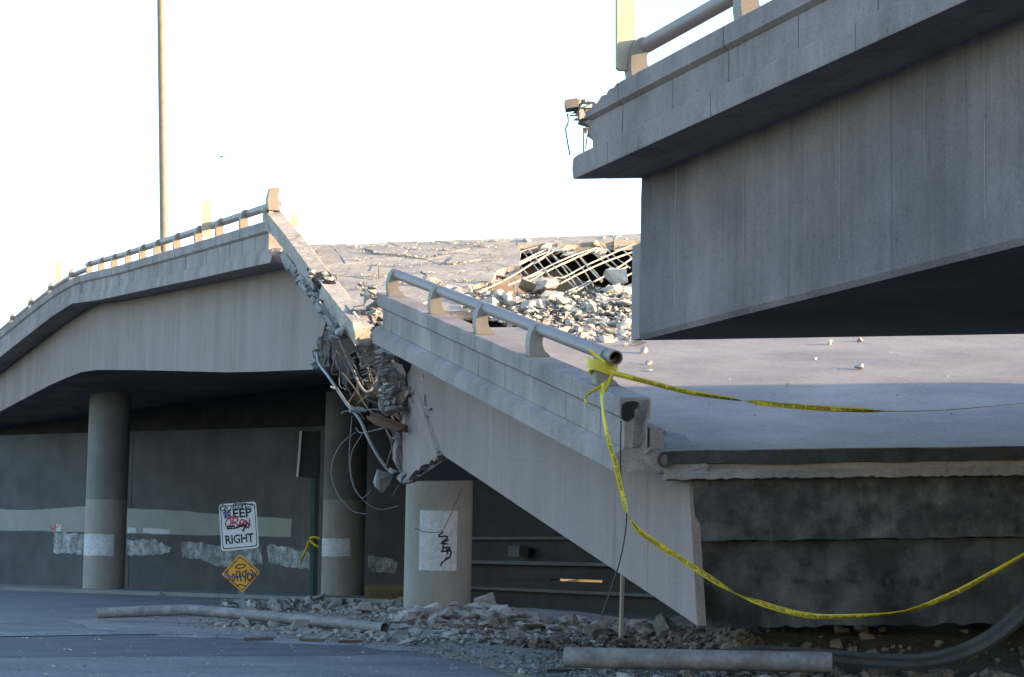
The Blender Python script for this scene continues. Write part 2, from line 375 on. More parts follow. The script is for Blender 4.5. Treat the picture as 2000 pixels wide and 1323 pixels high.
def tube_pts(path, s0, s1, n, up=0.72 + 0.43, wv=0.295):
    out = []
    for i in range(n + 1):
        O, q, k, _ = path(lerp(s0, s1, i / n)); out.append(O + q * wv + Vector((0, 0, (up - 0.72) + 0.72 * k)))
    return out

# ================= left standing span
WID = 25.0
bL = thing('bridge_span', 'standing freeway span receding to the left, its near end snapped off beside the leaning parapet', 'bridge', (XL(70), 70, 0))
Y0, Y1 = 51.2, 128.0
stat = [51.0, 51.8, 53] + [54.5 + 2.2 * i for i in range(34)]
rings = []
web_end = [(0.0, 49.3), (0.35, 49.25), (0.6, 49.9), (0.85, 50.4), (1.0, 50.9)]
for i, Y in enumerate(stat):
    ring = []
    NZ = 14
    for j in range(NZ + 1):           # near web face
        f = j / NZ
        y = Y if i else interp(f, web_end) + 0.18 * noise1((f * 7, 3.1, 0), 1.6)
        if i == 1: y = lerp(Y, interp(f, web_end), 0.35)
        O, q, k, zb = pathL(y); top = O.z + q.z * WINL - 0.31 * k
        p = O + q * WINL; p.z = lerp(top - 0.002, zb, f); ring.append(p)
    O, q, k, zb = pathL(Y)
    for wv in (6, 12, 18, WID - 1.0):
        p = O + q * wv; p.z = zb + 0.03 * wv - 0.03; ring.append(p)
    p = O + q * (WID - 1.0); p.z -= 0.31; ring.append(p)
    rings.append(ring)
MB().loft(rings).build('box_girder', M['web'], bL)
MB().loft([[pathL(Y)[0] + qL * a + Vector((0, 0, z)) for a, z in ((0.455, -0.30), (0.455, 0.0), (WID, 0.0), (WID, -0.30))] for Y in stat[1:]]).build('deck_slab', M['deck'], bL)
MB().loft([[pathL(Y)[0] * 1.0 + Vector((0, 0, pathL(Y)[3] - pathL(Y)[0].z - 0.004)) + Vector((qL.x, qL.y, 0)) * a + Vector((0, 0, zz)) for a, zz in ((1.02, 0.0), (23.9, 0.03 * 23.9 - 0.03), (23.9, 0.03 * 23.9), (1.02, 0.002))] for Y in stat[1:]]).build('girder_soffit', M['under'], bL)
# overhang beside the underside sheet that paints in the shade
MB().loft([[pathL(Y)[0] + qL * a + Vector((0, 0, z)) for a, z in ((0.46, -0.304), (0.955, -0.304), (0.955, -0.32), (0.46, -0.32))] for Y in stat[1:]]).build('overhang', M['conc'], bL)
sY = [52.05 + 3.1 * i for i in range(11)] + [84.9 + 2.9 * i for i in range(14)]
rg = random.Random(3)
for i in range(len(sY) - 1):
    a, b = sY[i], sY[i + 1]
    piece(pathL, a + 0.035, b - 0.035, PROF['cap'], 2, rag0=0.12 if i == 0 else 0).build('cap_block', M['barrier'], bL)
    piece(pathL, a + 0.02, (a + b) / 2 - 0.03, PROF['panel'], 1).build('parapet_panel', M['barrier'], bL)
    piece(pathL, (a + b) / 2 + 0.03, b - 0.02, PROF['panel'], 1).build('parapet_panel', M['barrier'], bL)
    piece(pathL, a - 0.6, (a + b) / 2 - 0.61, PROF['beam'], 1, rag0=0.15 if i == 0 else 0).build('edge_beam', M['barrier'], bL)
    piece(pathL, (a + b) / 2 - 0.59, b - 0.61, PROF['beam'], 1).build('edge_beam', M['barrier'], bL)
piece(pathL, 52.4, 126, [(0.10, -0.02), (0.10, 0.60), (0.34, 0.60), (0.34, -0.02)], 40).build('parapet_core', M['soffit'], bL)
postY = [52.7, 55.5, 58.6, 61.6, 65.0, 68.4, 71.2, 74.2, 77.3, 80.5, 83.7] + [86.6 + 2.9 * i for i in range(13)]
for Y in postY: rail_post(pathL, Y, bL, th=0.22)
MB().tube(tube_pts(pathL, 52.2, 84.9, 24), 0.105, 14).build('rail_tube', M['rail'], bL)
MB().hollow(tube_pts(pathL, 84.6, 125, 26, up=0.98), 0.105, 0.015, 14).build('rail_tube', M['rail'], bL)
# end diaphragm of the broken span, set back
O, q, k, zb = pathL(52.2)
MB().prism([O + q * 1.3 + Vector((0, 0, -0.35)), O + q * (WID - 2) + Vector((0, 0, -0.35)), O + q * (WID - 2) + Vector((0, 0, -2.6)), O + q * 1.3 + Vector((0, 0, -2.6))], (-0.1, 0.4, 0)).build('diaphragm', M['dark'], bL)

# ================= fallen span
bF = thing('bridge_span', 'fallen freeway span sloping down to the street, its deck strewn with rubble', 'bridge', (6, 36, 0))
TK = 13.6                                            # where the sloping deck meets the steeper folded part
def onF(t, wv, z=0.0): return E0 + aF * t + qF * wv + Vector((0, 0, z))
dk = MB()
NT, NW = 14, 12
top = [[onF(0.0 if i == 0 else i * TK / NT, 0.455 + j * (20 - 0.455) / NW) for j in range(NW + 1)] for i in range(NT + 1)]
for i in range(NT + 1):
    for j in range(NW + 1):
        pass
vs = [p for r_ in top for p in r_]; n1 = NW + 1
dk.add(vs, [(i * n1 + j, i * n1 + j + 1, (i + 1) * n1 + j + 1, (i + 1) * n1 + j) for i in range(NT) for j in range(NW)])
bot = [p - Vector((0, 0, 0.28)) for p in vs]
dk.add(bot, [(i * n1 + j, (i + 1) * n1 + j, (i + 1) * n1 + j + 1, i * n1 + j + 1) for i in range(NT) for j in range(NW)])
for (ia, ib) in [((0, j), (0, j + 1)) for j in range(NW)] + [((NT, j), (NT, j + 1)) for j in range(NW)] + [((i, 0), (i + 1, 0)) for i in range(NT)] + [((i, NW), (i + 1, NW)) for i in range(NT)]:
    a, b = top[ia[0]][ia[1]], top[ib[0]][ib[1]]; d = Vector((0, 0, 0.28))
    dk.add([a, b, b - d, a - d], [(0, 1, 2, 3)])
dk.build('deck_slab', M['deck'], bF)
# web: a plate whose outline follows the break
wnF = Vector((1.0, 0.31, 0)).normalized(); wpF = onF(0, 0.96)
H = lambda px, py: hit(px, py, wpF, wnF)
top_line = [onF(14.9, 0.96, -0.29), onF(0.06, 0.96, -0.29)]
tipb = H(1362, 1222)
outline = top_line + [tipb + Vector((0, 0, 0.0)), H(868, 891)]
left = jag([H(868, 891), H(832, 905), H(792, 941), H(778, 915), H(768, 890), H(772, 862), H(788, 800), H(800, 765), H(796, 735), H(808, 706), top_line[0]], 0.05, 0.12, random.Random(5))
wp = top_line + [tipb] + left[:-1]
MB().prism(wp, wnF * 0.13).build('girder_web', M['web'], bF)
# underside of the box
kA, kB = H(868, 891) + wnF * 0.134, tipb + wnF * 0.134
kz = Vector((0, 0, 0.004))
kB2 = kB + aF * 0.75
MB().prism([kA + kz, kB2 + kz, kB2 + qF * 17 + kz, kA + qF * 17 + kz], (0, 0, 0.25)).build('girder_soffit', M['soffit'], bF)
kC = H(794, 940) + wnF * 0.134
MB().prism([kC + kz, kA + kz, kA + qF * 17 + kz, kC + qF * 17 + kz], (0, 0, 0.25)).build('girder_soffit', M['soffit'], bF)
# overhang underside
MB().loft([[onF(t, a, z) for a, z in ((0.455, -0.284), (0.955, -0.284), (0.955, -0.31), (0.455, -0.31))] for t in (0.02, 5, 10, 14)]).build('overhang', M['conc'], bF)
# hinge end: upper beam face, recessed lower wall
zt = 3.22 - 0.29
def endprism(name, y0, y1, x0, x1, za, zb_, m, rag=0.0, nx=26, nz=1, amp=0.0):
    b = MB(); rg = random.Random(int(y0 * 100)); rows = []
    for i in range(nx + 1):
        x = lerp(x0, x1, i / nx); e = 0.03 * (x - 1.5)
        rt, rb = rg.uniform(-rag, rag), rg.uniform(-rag, rag); row = []
        for k in range(nz + 1):
            z = lerp(zb_ + rt * 0.6, za + rb * 1.2, k / nz) + e
            d = amp * (noise.noise(Vector((x * 1.3, z * 1.9, y0))) + 0.6 * noise.noise(Vector((x * 4.7, z * 6.0, y0 + 5)))) + rg.uniform(-rag, rag) * 0.5
            row.append(Vector((x, y0 - max(-0.06, d), z)))
        rows.append(row + [Vector((x, y1, za + e)), Vector((x, y1, zb_ + e))])
    return b.loft(rows).build(name, m, bF)
endprism('deck_edge', 29.33, 29.46, 2.15, 20, 3.02, 3.205, M['asphedge'], 0.012, 60)
endprism('hinge_ledge', 29.12, 29.75, 2.1, 20, 2.81, 2.93, M['conc'], 0.012, 300, 3, 0.022)
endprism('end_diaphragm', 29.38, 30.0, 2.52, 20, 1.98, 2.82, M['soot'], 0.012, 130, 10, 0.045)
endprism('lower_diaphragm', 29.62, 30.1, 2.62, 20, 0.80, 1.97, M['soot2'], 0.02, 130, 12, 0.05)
MB().prism([onF(0.3, 19.0, -0.3), onF(13.5, 19.0, -0.3), onF(13.5, 19.0, -2.2), onF(0.3, 19.0, -2.2)], (0.3, 0, 0)).build('girder_web', M['web'], bF)
# hinge pockets, keeper plates and a drip stain on the lower diaphragm
for px, py, ww, hh in [(1572, 1096, 9, 16), (1560, 1135, 8, 8), (1620, 1136, 9, 6), (1668, 1135, 8, 10), (1733, 1135, 8, 12), (1785, 1138, 9, 14)]:
    p = U(px, py, 29.6); s = 30 / F
    MB().bx((p.x - ww * s / 2, 29.56, p.z - hh * s / 2), (p.x + ww * s / 2, 29.60, p.z + hh * s / 2)).build('keeper_plate', M['blk'], bF)
# barrier pieces
jt = [0.0, 0.95, 3.9, 6.85, 9.8, 12.7]
for a, b in zip(jt[:-1], jt[1:]):
    piece(pathF, a + 0.012, b - 0.012, PROF['cap'], 2).build('cap_block', M['barrier'], bF)
    m_ = (a + b) / 2
    if b - a > 1.5:
        piece(pathF, a + 0.012, m_ - 0.012, PROF['panel'], 1).build('parapet_panel', M['barrier'], bF)
        piece(pathF, m_ + 0.012, b - 0.012, PROF['panel'], 1).build('parapet_panel', M['barrier'], bF)
    else: piece(pathF, a + 0.012, b - 0.012, PROF['panel'], 1).build('parapet_panel', M['barrier'], bF)
piece(pathF, 12.7, 13.7, PROF['cap'], 2, rag1=0.12).build('cap_block', M['barrier'], bF)
piece(pathF, 12.72, 13.5, PROF['panel'], 2, rag1=0.15).build('parapet_panel', M['barrier'], bF)
jb = [0.0, 2.2, 5.1, 8.0, 11.0]
for a, b in zip(jb[:-1], jb[1:]): piece(pathF, a + 0.008, b - 0.008, PROF['beamF'], 2, rag0=0.03 if a == 0 else 0).build('edge_beam', M['barrier'], bF)
piece(pathF, 11.01, 13.7, PROF['beamF'], 3, rag1=0.18).build('edge_beam', M['barrier'], bF)
for t in (1.23, 4.22, 7.1, 9.99, 13.1): rail_post(pathF, t, bF, th=0.22)
tp = tube_pts(pathF, 13.2, 0.92, 16, wv=0.25)
MB().hollow(tp, 0.100, 0.014, 22).build('rail_tube', M['rail'], bF)
MB().hollow([tp[-1] - (tp[-1] - tp[-2]).normalized() * 0.16, tp[-1] + (tp[-1] - tp[-2]).normalized() * 0.03], 0.106, 0.02, 22).build('rail_collar', M['rail'], bF)
# burnt pocket and stepped curb at the parapet end
piece(pathF, -0.012, 0.06, [(0.02, 0.44), (0.015, 0.55), (0.03, 0.63), (0.08, 0.665), (0.17, 0.68), (0.24, 0.665), (0.235, 0.60), (0.19, 0.55), (0.20, 0.47), (0.15, 0.43), (0.11, 0.40), (0.05, 0.41)], 1, 0.012, 0.01).build('broken_pocket', M['dark'], bF)
piece(pathF, -0.006, 0.06, [(0.17, 0.04), (0.20, 0.40), (0.25, 0.55), (0.26, 0.69), (0.38, 0.69), (0.36, 0.50), (0.30, 0.33), (0.33, 0.15), (0.27, 0.04)], 1, 0.004, 0.004).build('soot_stain', M['stain'], bF)
piece(pathF, 0.03, 2.4, [(0.425, 0.006), (0.425, 0.30), (0.60, 0.29), (0.62, 0.006)], 2, rag0=0.02).build('curb_step', M['conc'], bF)
piece(pathF, -0.03, 0.15, [(0.30, -0.30), (0.30, 0.02), (0.85, -0.02), (1.2, -0.2), (1.2, -0.34)], 2, 0.05, 0.03).build('broken_corner', M['conc'], bF)
pc = onF(0, 0.62, -0.13)
MB().hollow([pc + Vector((0, -0.10, 0)), pc + Vector((0, 0.3, 0))], 0.105, 0.02, 16).build('drain_pipe', M['blk'], bF)
# gutter line of tar beside the curb
gp = [onF(t, wv + rnd.uniform(-0.03, 0.03), 0.004) for t, wv in ((0.05, 0.64), (0.05, 1.1), (0.3, 1.32), (0.7, 1.22), (1.1, 1.3), (1.7, 1.15), (2.4, 1.12), (3.2, 0.98), (4, 0.96), (5, 0.9), (7, 0.85), (9, 0.8), (9, 0.64))]
MB().add(gp, [tuple(range(len(gp)))]).build('gutter_stain', M['stain'], bF)

# ---- folded part of the deck between the fallen slab and the standing span
uA, uB = onF(TK, 0), None
foldP = onF(TK, 2.7); cr1 = U(620, 478, 51.2); cr2 = U(1240, 457, 51.2)
foldN = (cr1 - foldP).cross(cr2 - foldP).normalized()
if foldN.z < 0: foldN = -foldN
Hf = lambda px, py, off=0.0: hit(px, py, foldP + foldN * off, foldN)
# corner grid in picture fractions of the folded plane; every cell is a slab plate
fold = []
def plate(poly, lift=0.0, tilt=0.0, th=0.16, m=None, name='slab_plate', amp=0.035, gap=0.02, parent=bF):
    P = [Hf(*p) for p in poly]; c = sum(P, Vector()) / len(P)
    ax = Vector((1, 0, 0.03)).normalized(); bx_ = foldN.cross(ax).normalized()
    pl = []
    rg = random.Random(int(poly[0][0] * 13 + poly[0][1] * 7))
    for i in range(len(P)):
        a, b = P[i], P[(i + 1) % len(P)]; n = max(2, int((b - a).length / 0.22))
        for k in range(n):
            p = a.lerp(b, k / n); p = p + (c - p).normalized() * gap
            p = p + ax * rg.uniform(-amp, amp) + bx_ * rg.uniform(-amp, amp) * 1.4
            d = (p - c); pl.append(p + foldN * (lift + tilt * d.dot(bx_)))
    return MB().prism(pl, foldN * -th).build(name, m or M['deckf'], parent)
# irregular cells (cracks mostly run across the deck): Voronoi cells cut in a stretched picture frame
rg = random.Random(12)
def crest(x): return 478.5 - (x - 620) * 0.0339
def leftx(y): return 566 + (y - 470) * 0.86
SX = 3.4                                            # cells are this many times wider than high
seeds = []
while len(seeds) < 70:
    x, y = rg.uniform(540, 1010), 465 + 130 * rg.random() ** 1.25
    if all(((x - a) / SX) ** 2 + (y - b) ** 2 > 7.5 ** 2 for a, b in seeds): seeds.append((x, y))
def clip(poly, px, py, nx, ny):
    out = []
    for i in range(len(poly)):
        a, b = poly[i], poly[(i + 1) % len(poly)]; da, db = (a[0] - px) * nx + (a[1] - py) * ny, (b[0] - px) * nx + (b[1] - py) * ny
        if da <= 0: out.append(a)
        if (da < 0 < db) or (db < 0 < da):
            t = da / (da - db); out.append((a[0] + (b[0] - a[0]) * t, a[1] + (b[1] - a[1]) * t))
    return out
HOLE = [(1000, 482), (1300, 470), (1300, 610), (905, 600), (930, 572), (962, 552), (985, 525), (996, 500)]
for sx_, sy_ in seeds:
    poly = [(530, 440), (1016, 440), (1016, 606), (530, 606)]
    for ox, oy in seeds:
        if (ox, oy) == (sx_, sy_): continue
        poly = clip(poly, (sx_ + ox) / 2, (sy_ + oy) / 2, (ox - sx_) / SX ** 2, oy - sy_)
        if len(poly) < 3: break
    if len(poly) < 3: continue
    poly = clip(poly, 620, crest(620), 0.0339 * -1, -1.0)
    if len(poly) >= 3: poly = clip(poly, leftx(470), 470, -1, 0.86)
    if len(poly) < 3: continue
    cx_, cy_ = sum(p[0] for p in poly) / len(poly), sum(p[1] for p in poly) / len(poly)
    if inpoly(cx_, cy_, HOLE) or cy_ > 600: continue
    if max(p[0] for p in poly) - min(p[0] for p in poly) < 8: continue
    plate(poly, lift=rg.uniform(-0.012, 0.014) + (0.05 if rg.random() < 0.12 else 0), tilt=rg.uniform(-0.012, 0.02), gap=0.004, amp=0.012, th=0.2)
for r_ in (0,):                                      # crest strip above the hole
    x = 1010.0
    while x < 1290:
        b = x + rg.uniform(60, 110)
        y0 = lambda x: 466 - (x - 1000) * 0.037
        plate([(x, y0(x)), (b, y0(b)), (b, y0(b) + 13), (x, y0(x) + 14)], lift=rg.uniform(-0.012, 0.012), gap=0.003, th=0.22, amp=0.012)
        x = b
# hidden backing under the plates so cracks look into darkness, with the hole left open
bk = [Hf(612, 505, -0.24), Hf(622, 484, -0.24), Hf(1000, 470, -0.24), Hf(1290, 461, -0.24), Hf(1290, 474, -0.24), Hf(1010, 484, -0.24), Hf(985, 510, -0.24), Hf(960, 545, -0.24), Hf(930, 562, -0.24), Hf(880, 590, -0.24), Hf(700, 600, -0.24), Hf(680, 585, -0.24)]
MB().prism(bk, foldN * -0.08).build('slab_bed', M['dark'], bF)
# hollow with painted-in shade behind the hole
hv = [Hf(900, 600), Hf(1400, 600), Hf(1400, 462), Hf(900, 468)]
dv = Vector((0, 2.6, -1.6)); hb = MB()
hb.add([p - foldN * 0.3 for p in hv] + [p + dv for p in hv], [(4, 5, 6, 7), (0, 1, 5, 4), (1, 2, 6, 5), (2, 3, 7, 6), (3, 0, 4, 7)])
hb.build('cavity_shade', M['dark'], bF)
# ragged lips of the hole
def rock_mesh(seed, flat=1.0, sub=2, cuts=9):
    rg = random.Random(seed); bm = bmesh.new()
    for _ in range(11 + seed % 6):
        d = Vector((rg.gauss(0, 1), rg.gauss(0, 1), rg.gauss(0, 1))).normalized() * rg.uniform(0.40, 0.60)
        d.x *= 1.15; d.z *= flat; bm.verts.new(d)
    h = bmesh.ops.convex_hull(bm, input=bm.verts)
    bmesh.ops.delete(bm, geom=[v for v in bm.verts if not v.link_faces], context='VERTS')
    bmesh.ops.subdivide_edges(bm, edges=bm.edges, cuts=2, use_grid_fill=True)
    for v in bm.verts:
        n = noise.noise_vector(v.co * 4.0 + Vector((seed, 3, 1))); v.co += n * 0.035
    me = bpy.data.meshes.new('chunk'); bmesh.ops.recalc_face_normals(bm, faces=bm.faces); bm.to_mesh(me); bm.free(); return me
ROCKS = {}
for key in ('rubd', 'rubg', 'rubk', 'broken', 'brokend'):
    ROCKS[key] = []
    for i in range(9):
        me = rock_mesh(i * 17 + 3, (0.75, 0.55, 0.9, 0.4, 0.65, 0.3, 0.8, 0.5, 0.6)[i], cuts=(12, 10, 14, 9, 15, 8, 11, 13, 10)[i])
        me.materials.append(M[key]); ROCKS[key].append(me)
def chunk(p, size, key, parent=None, name='concrete_chunk', k=None, sink=0.22, rg=rnd, rz=None, sc=None):
    me = ROCKS[key][rg.randrange(9) if k is None else k]
    o = bpy.data.objects.new(name, me); COL.objects.link(o)
    o.rotation_euler = (rg.uniform(-0.4, 0.4), rg.uniform(-0.4, 0.4), rg.uniform(0, 6.28) if rz is None else rz)
    s = sc or (size * rg.uniform(0.85, 1.25), size * rg.uniform(0.8, 1.1), size * rg.uniform(0.75, 1.1)); o.scale = s
    loc = Vector(p) + Vector((0, 0, size * (0.33 - sink)))
    if parent:
        q = parent; b = Vector()
        while q: b += q.location; q = q.parent
        o.parent = parent; loc -= b
    o.location = loc; return o
rg = random.Random(21)
lip = [(1000, 480), (1030, 481), (1060, 484), (1085, 481), (1110, 486), (1135, 480), (1165, 478), (1195, 478), (1225, 474), (1250, 474),
       (992, 500), (985, 520), (975, 538), (955, 552), (935, 562), (915, 570), (895, 578), (1005, 476), (1120, 482), (1175, 474), (1210, 470), (1235, 468)]
for x, y in lip:
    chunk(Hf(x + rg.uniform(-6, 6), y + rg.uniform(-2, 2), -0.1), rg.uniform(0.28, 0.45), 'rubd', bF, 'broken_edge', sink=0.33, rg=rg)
for x, y, s in ((1085, 492, 0.62), (1108, 498, 0.5), (1168, 492, 0.4), (1178, 498, 0.32), (1075, 490, 0.4)):
    chunk(Hf(x, y, -0.12), s, 'rubd', bF, 'broken_edge', sink=0.33, rg=rg)
z4 = lambda x, y: (x * 0.23 + 800, y * 0.23 + 420)
barsA = [[(590, 660), (870, 520), (1060, 400), (1260, 290)], [(870, 360), (960, 310), (1090, 270)], [(830, 480), (1040, 370), (1250, 285)],
         [(830, 600), (1000, 530), (1200, 430), (1400, 340), (1590, 280)], [(1020, 530), (1250, 440), (1500, 330), (1640, 290)],
         [(1110, 600), (1240, 535), (1310, 530), (1500, 430), (1740, 320), (1920, 240)], [(1320, 660), (1460, 600), (1530, 560)],
         [(1680, 500), (1800, 430), (1900, 360)], [(1820, 530), (1900, 490)], [(850, 520), (960, 460), (1130, 370), (1190, 290)]]
barsB = [[(1000, 280), (1110, 420), (1250, 600)], [(880, 370), (970, 470), (1070, 590)], [(1080, 280), (1170, 380), (1240, 450)], [(820, 460), (960, 620)],
         [(1230, 350), (1390, 500), (1510, 630)], [(1130, 330), (1260, 480), (1400, 620)], [(1390, 290), (1500, 430), (1630, 570)],
         [(1440, 350), (1560, 470), (1640, 560)], [(1540, 310), (1700, 440), (1820, 530)], [(1640, 260), (1760, 370), (1870, 450)], [(1770, 260), (1880, 360)],
         [(860, 560), (900, 640)], [(920, 470), (990, 580)], [(1180, 300), (1320, 470), (1440, 640)], [(1330, 300), (1470, 460), (1560, 600)], [(950, 300), (1090, 470), (1160, 590)], [(1600, 290), (1720, 400), (1850, 520)]]
barsA += [[(1180, 640), (1400, 520), (1660, 400), (1910, 310)], [(900, 420), (1080, 330), (1180, 285)], [(1420, 640), (1640, 530), (1850, 440)], [(960, 600), (1130, 500), (1330, 400), (1560, 300)]]
rg = random.Random(8)
for k, bars in enumerate((barsA, barsB)):
    for b in bars:
        pts = [Hf(*z4(x, y), -0.06 - 0.05 * k + rg.uniform(-0.05, 0.05)) for x, y in b]
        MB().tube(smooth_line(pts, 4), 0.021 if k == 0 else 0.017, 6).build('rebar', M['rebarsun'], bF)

# ================= right standing span
bR = thing('bridge_span', 'standing freeway span jutting in overhead at upper right, square end hanging over the fallen deck', 'bridge', (10, 15, 0))
SE = 27.0
def onR(s, wv, z=0.0): return ER + aR * s + qR * wv + Vector((0, 0, z))
ss = [0, 0.4, 1, 2, 3.5, 5, 7, 9, 11, 13, 16, 20, SE]
ZW = 4.69 - 7.24
rings = []
for i, s in enumerate(ss):
    ring = [onR(s, 0.94, -0.31 + (ZW + 0.31) * j / 8) for j in range(9)]
    if i == 0:
        for j in range(9): ring[j] = ring[j] + aR * (0.02 * noise1((j * 0.9, 1.5, 0), 1.1))
    ring[-1] = ring[-1] + Vector((0.03, 0, 0)); ring[-2] = lerp(ring[-2], ring[-1], 0.75) - Vector((0.03, 0, 0))
    ring += [onR(s, wv, ZW - 0.0 - 0.03 * 0) for wv in (1.1, 6, 12, 18, 24)] + [onR(s, 24, -0.31)]
    rings.append(ring)
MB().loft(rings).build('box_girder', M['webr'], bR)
MB().loft([[onR(s, a, ZW + z) for a, z in ((1.04, -0.006), (23.9, -0.006), (23.9, 0.01), (1.04, 0.01))] for s in (0.02, 6, 12, SE)]).build('girder_soffit', M['under'], bR)  # dark sheet just below the girder, shade put into its colour
MB().loft([[onR(s, a, z) for a, z in ((0.455, -0.3), (0.455, 0.0), (WID, 0.0), (WID, -0.3))] for s in (0, 6, 12, SE)]).build('deck_slab', M['deck'], bR)
ov = MB(); nn = 30; r0 = random.Random(4)
rA = [[onR(s, lerp(0.456, 0.935, 0), -0.304), onR(s, 0.935, -0.304), onR(s, 0.935, -0.313), onR(s, 0.456, -0.313)] for s in (0.015, 3, 6, 12, SE)]
ov.loft(rA).build('overhang', M['conc'], bR)
MB().prism([onR(-0.34, 0.97, ZW + 0.03), onR(0, 0.97, ZW + 0.03), onR(0, 0.97, ZW + 1.35), onR(-0.34, 0.97, ZW + 1.35)], qR * 22).build('hinge_seat', M['conc'], bR)
for px, zz in ((1317, 1.0), (1452, 0.8), (1638, 1.0), (1806, 0.6), (1921, 1.0)):
    sR = next(k * 0.02 for k in range(900) if proj(onR(k * 0.02, 0.94, -1.4))[0] > px)
    z1_ = lerp(ZW + 0.12, -0.33, 1); z0_ = lerp(z1_, ZW + 0.12, zz)
    MB().prism([onR(sR, 0.9385, z0_), onR(sR + 0.018, 0.9385, z0_), onR(sR + 0.016, 0.9385, z1_), onR(sR - 0.002, 0.9385, z1_)], (-0.0015, -0.0005, 0)).build('form_seam', M['barrierr'], bR)
jr = [1.45, 4.4, 7.65, 10.6, 13.6, 16.6, 19.6, 22.6, 25.6]
for i, (a, b) in enumerate(zip(jr[:-1], jr[1:])):
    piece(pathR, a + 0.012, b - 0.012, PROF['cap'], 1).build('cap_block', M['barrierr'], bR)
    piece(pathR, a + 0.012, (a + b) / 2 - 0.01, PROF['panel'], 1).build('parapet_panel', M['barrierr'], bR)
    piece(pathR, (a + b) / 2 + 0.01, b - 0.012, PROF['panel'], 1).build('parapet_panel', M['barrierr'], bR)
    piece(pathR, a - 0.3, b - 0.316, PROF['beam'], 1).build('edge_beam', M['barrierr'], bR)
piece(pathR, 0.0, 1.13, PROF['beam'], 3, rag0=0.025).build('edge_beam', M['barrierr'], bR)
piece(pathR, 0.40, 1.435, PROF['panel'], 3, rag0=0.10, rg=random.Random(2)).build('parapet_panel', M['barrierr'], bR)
# crumbling cap that steps down to the break
cr = MB(); rgc = random.Random(9); rr = []
for i in range(15):
    s = lerp(0.40, 1.435, i / 14); h = lerp(0.52, 0.715, (i / 14) ** 0.8) + (rgc.uniform(-0.035, 0.02) if i < 13 else 0)
    rr.append([onR(s + rgc.uniform(-0.02, 0.02) * (i < 14), a, z) for a, z in ((0.06, 0.42), (0, 0.465), (0.0, h), (0.2, h + rgc.uniform(-0.05, 0.03)), (0.42, h + rgc.uniform(-0.03, 0.03)), (0.42, 0.42))])
cr.loft(rr).build('cap_block', M['barrierr'], bR)
for s in (1.62, 4.62, 7.62, 10.62, 13.62, 16.62): rail_post(pathR, s, bR, th=0.22)
MB().tube(tube_pts(pathR, 1.66, 26, 6, wv=0.27), 0.102, 20).build('rail_tube', M['rail'], bR)
rg = random.Random(14)
for i, (x, y, s, k) in enumerate(((1118, 207, 0.20, 'brokend'), (1132, 204, 0.24, 'broken'), (1142, 200, 0.20, 'broken'), (1133, 222, 0.22, 'brokend'), (1143, 240, 0.20, 'brokend'), (1150, 215, 0.20, 'brokend'), (1146, 255, 0.13, 'brokend'), (1125, 214, 0.2, 'brokend'), (1150, 230, 0.18, 'brokend'), (1136, 232, 0.16, 'brokend'), (1154, 203, 0.24, 'brokend'), (1156, 218, 0.24, 'brokend'), (1148, 208, 0.24, 'broken'), (1154, 236, 0.22, 'brokend'), (1151, 250, 0.16, 'brokend'))):
    chunk(U(x, y, 29.0 + 0.03 * (i % 3)), s * 1.12, k, bR, 'broken_stub', sink=0.33, rg=rg)
MB().box(U(1116, 206, 28.95), (0.085, 0, 0.015), (0, 0.14, 0), (-0.01, 0, 0.06)).build('broken_stub', M['barrierr'], bR)
for pts in ([(1108, 222), (1110, 238), (1105, 252), (1108, 275), (1113, 303)], [(1140, 250), (1140, 272), (1140, 297)], [(1152, 250), (1147, 268), (1144, 290)], [(1112, 226), (1125, 226), (1140, 220), (1150, 206)], [(1118, 222), (1130, 216), (1146, 212)]):
    MB().tube(smooth_line([U(x, y, 28.95) for x, y in pts], 4), 0.011, 6).build('rebar', M['rebar'], bR)

# ================= the other pale boards and the lamp pole
def board(px, y0, y1, wpx, Y, label, parent=None):
    a, b = U(px, y1, Y), U(px, y0, Y); wx = wpx / F * Y / 2; ch = min(wx * 0.35, 0.06)
    ax = Vector((0.96, 0.27, 0)); up = (b - a)
    P = []
    for u, v in ((-1, 0.02), (-0.7, 0), (0.7, 0), (1, 0.02), (1, 0.985), (0.75, 1), (-0.75, 1), (-1, 0.985)):
        P.append(a + ax * (u * wx) + up * v)
    return tag(MB().prism(P, Vector((-0.27, 0.96, 0)) * 0.07).build('upright_board', M['board']), label, 'board', 'upright boards at the bridge rails')
board(1223, -60, 138, 38, 27.6, 'tall pale upright board at the broken end of the overhead rail')
board(404, 392, 464, 19, 59.5, 'pale upright board behind the rail between lamp pole and the break')
board(114, 512, 566, 13, 91.5, 'small pale upright board farthest along the left rail')
board(575, 418, 441, 14, 52.6, 'short brown board stub peeking over the leaning parapet')
pole_b = U(322, 500, 69.2)
lp = thing('lamp_pole', 'tall slim grey lamp pole rising from the left bridge rail', 'lamp pole', pole_b)
pt = U(313.5, -60, 69.2); pt2 = pole_b.lerp(pt, 1.15)
MB().tube([pole_b.lerp(pt2, i / 8) for i in range(9)], lambda u: lerp(0.155, 0.122, u), 16).build('shaft', M['post'], lp)
MB().tube([pole_b - Vector((0, 0, 0.35)), pole_b + Vector((0, 0, 0.25))], 0.15, 14).build('base_sleeve', M['rail'], lp)
MB().tube([pt2 - Vector((0, 0, 0.1)), pt2 + Vector((0.9, 0.3, 0.35)), pt2 + Vector((2.2, 0.7, 0.45))], 0.05, 10).build('arm', M['rail'], lp)
MB().box(pt2 + Vector((2.6, 0.8, 0.43)), (0.38, 0.12, 0), (-0.04, 0.13, 0), (0, 0, 0.07)).build('lamp_head', M['rail'], lp)

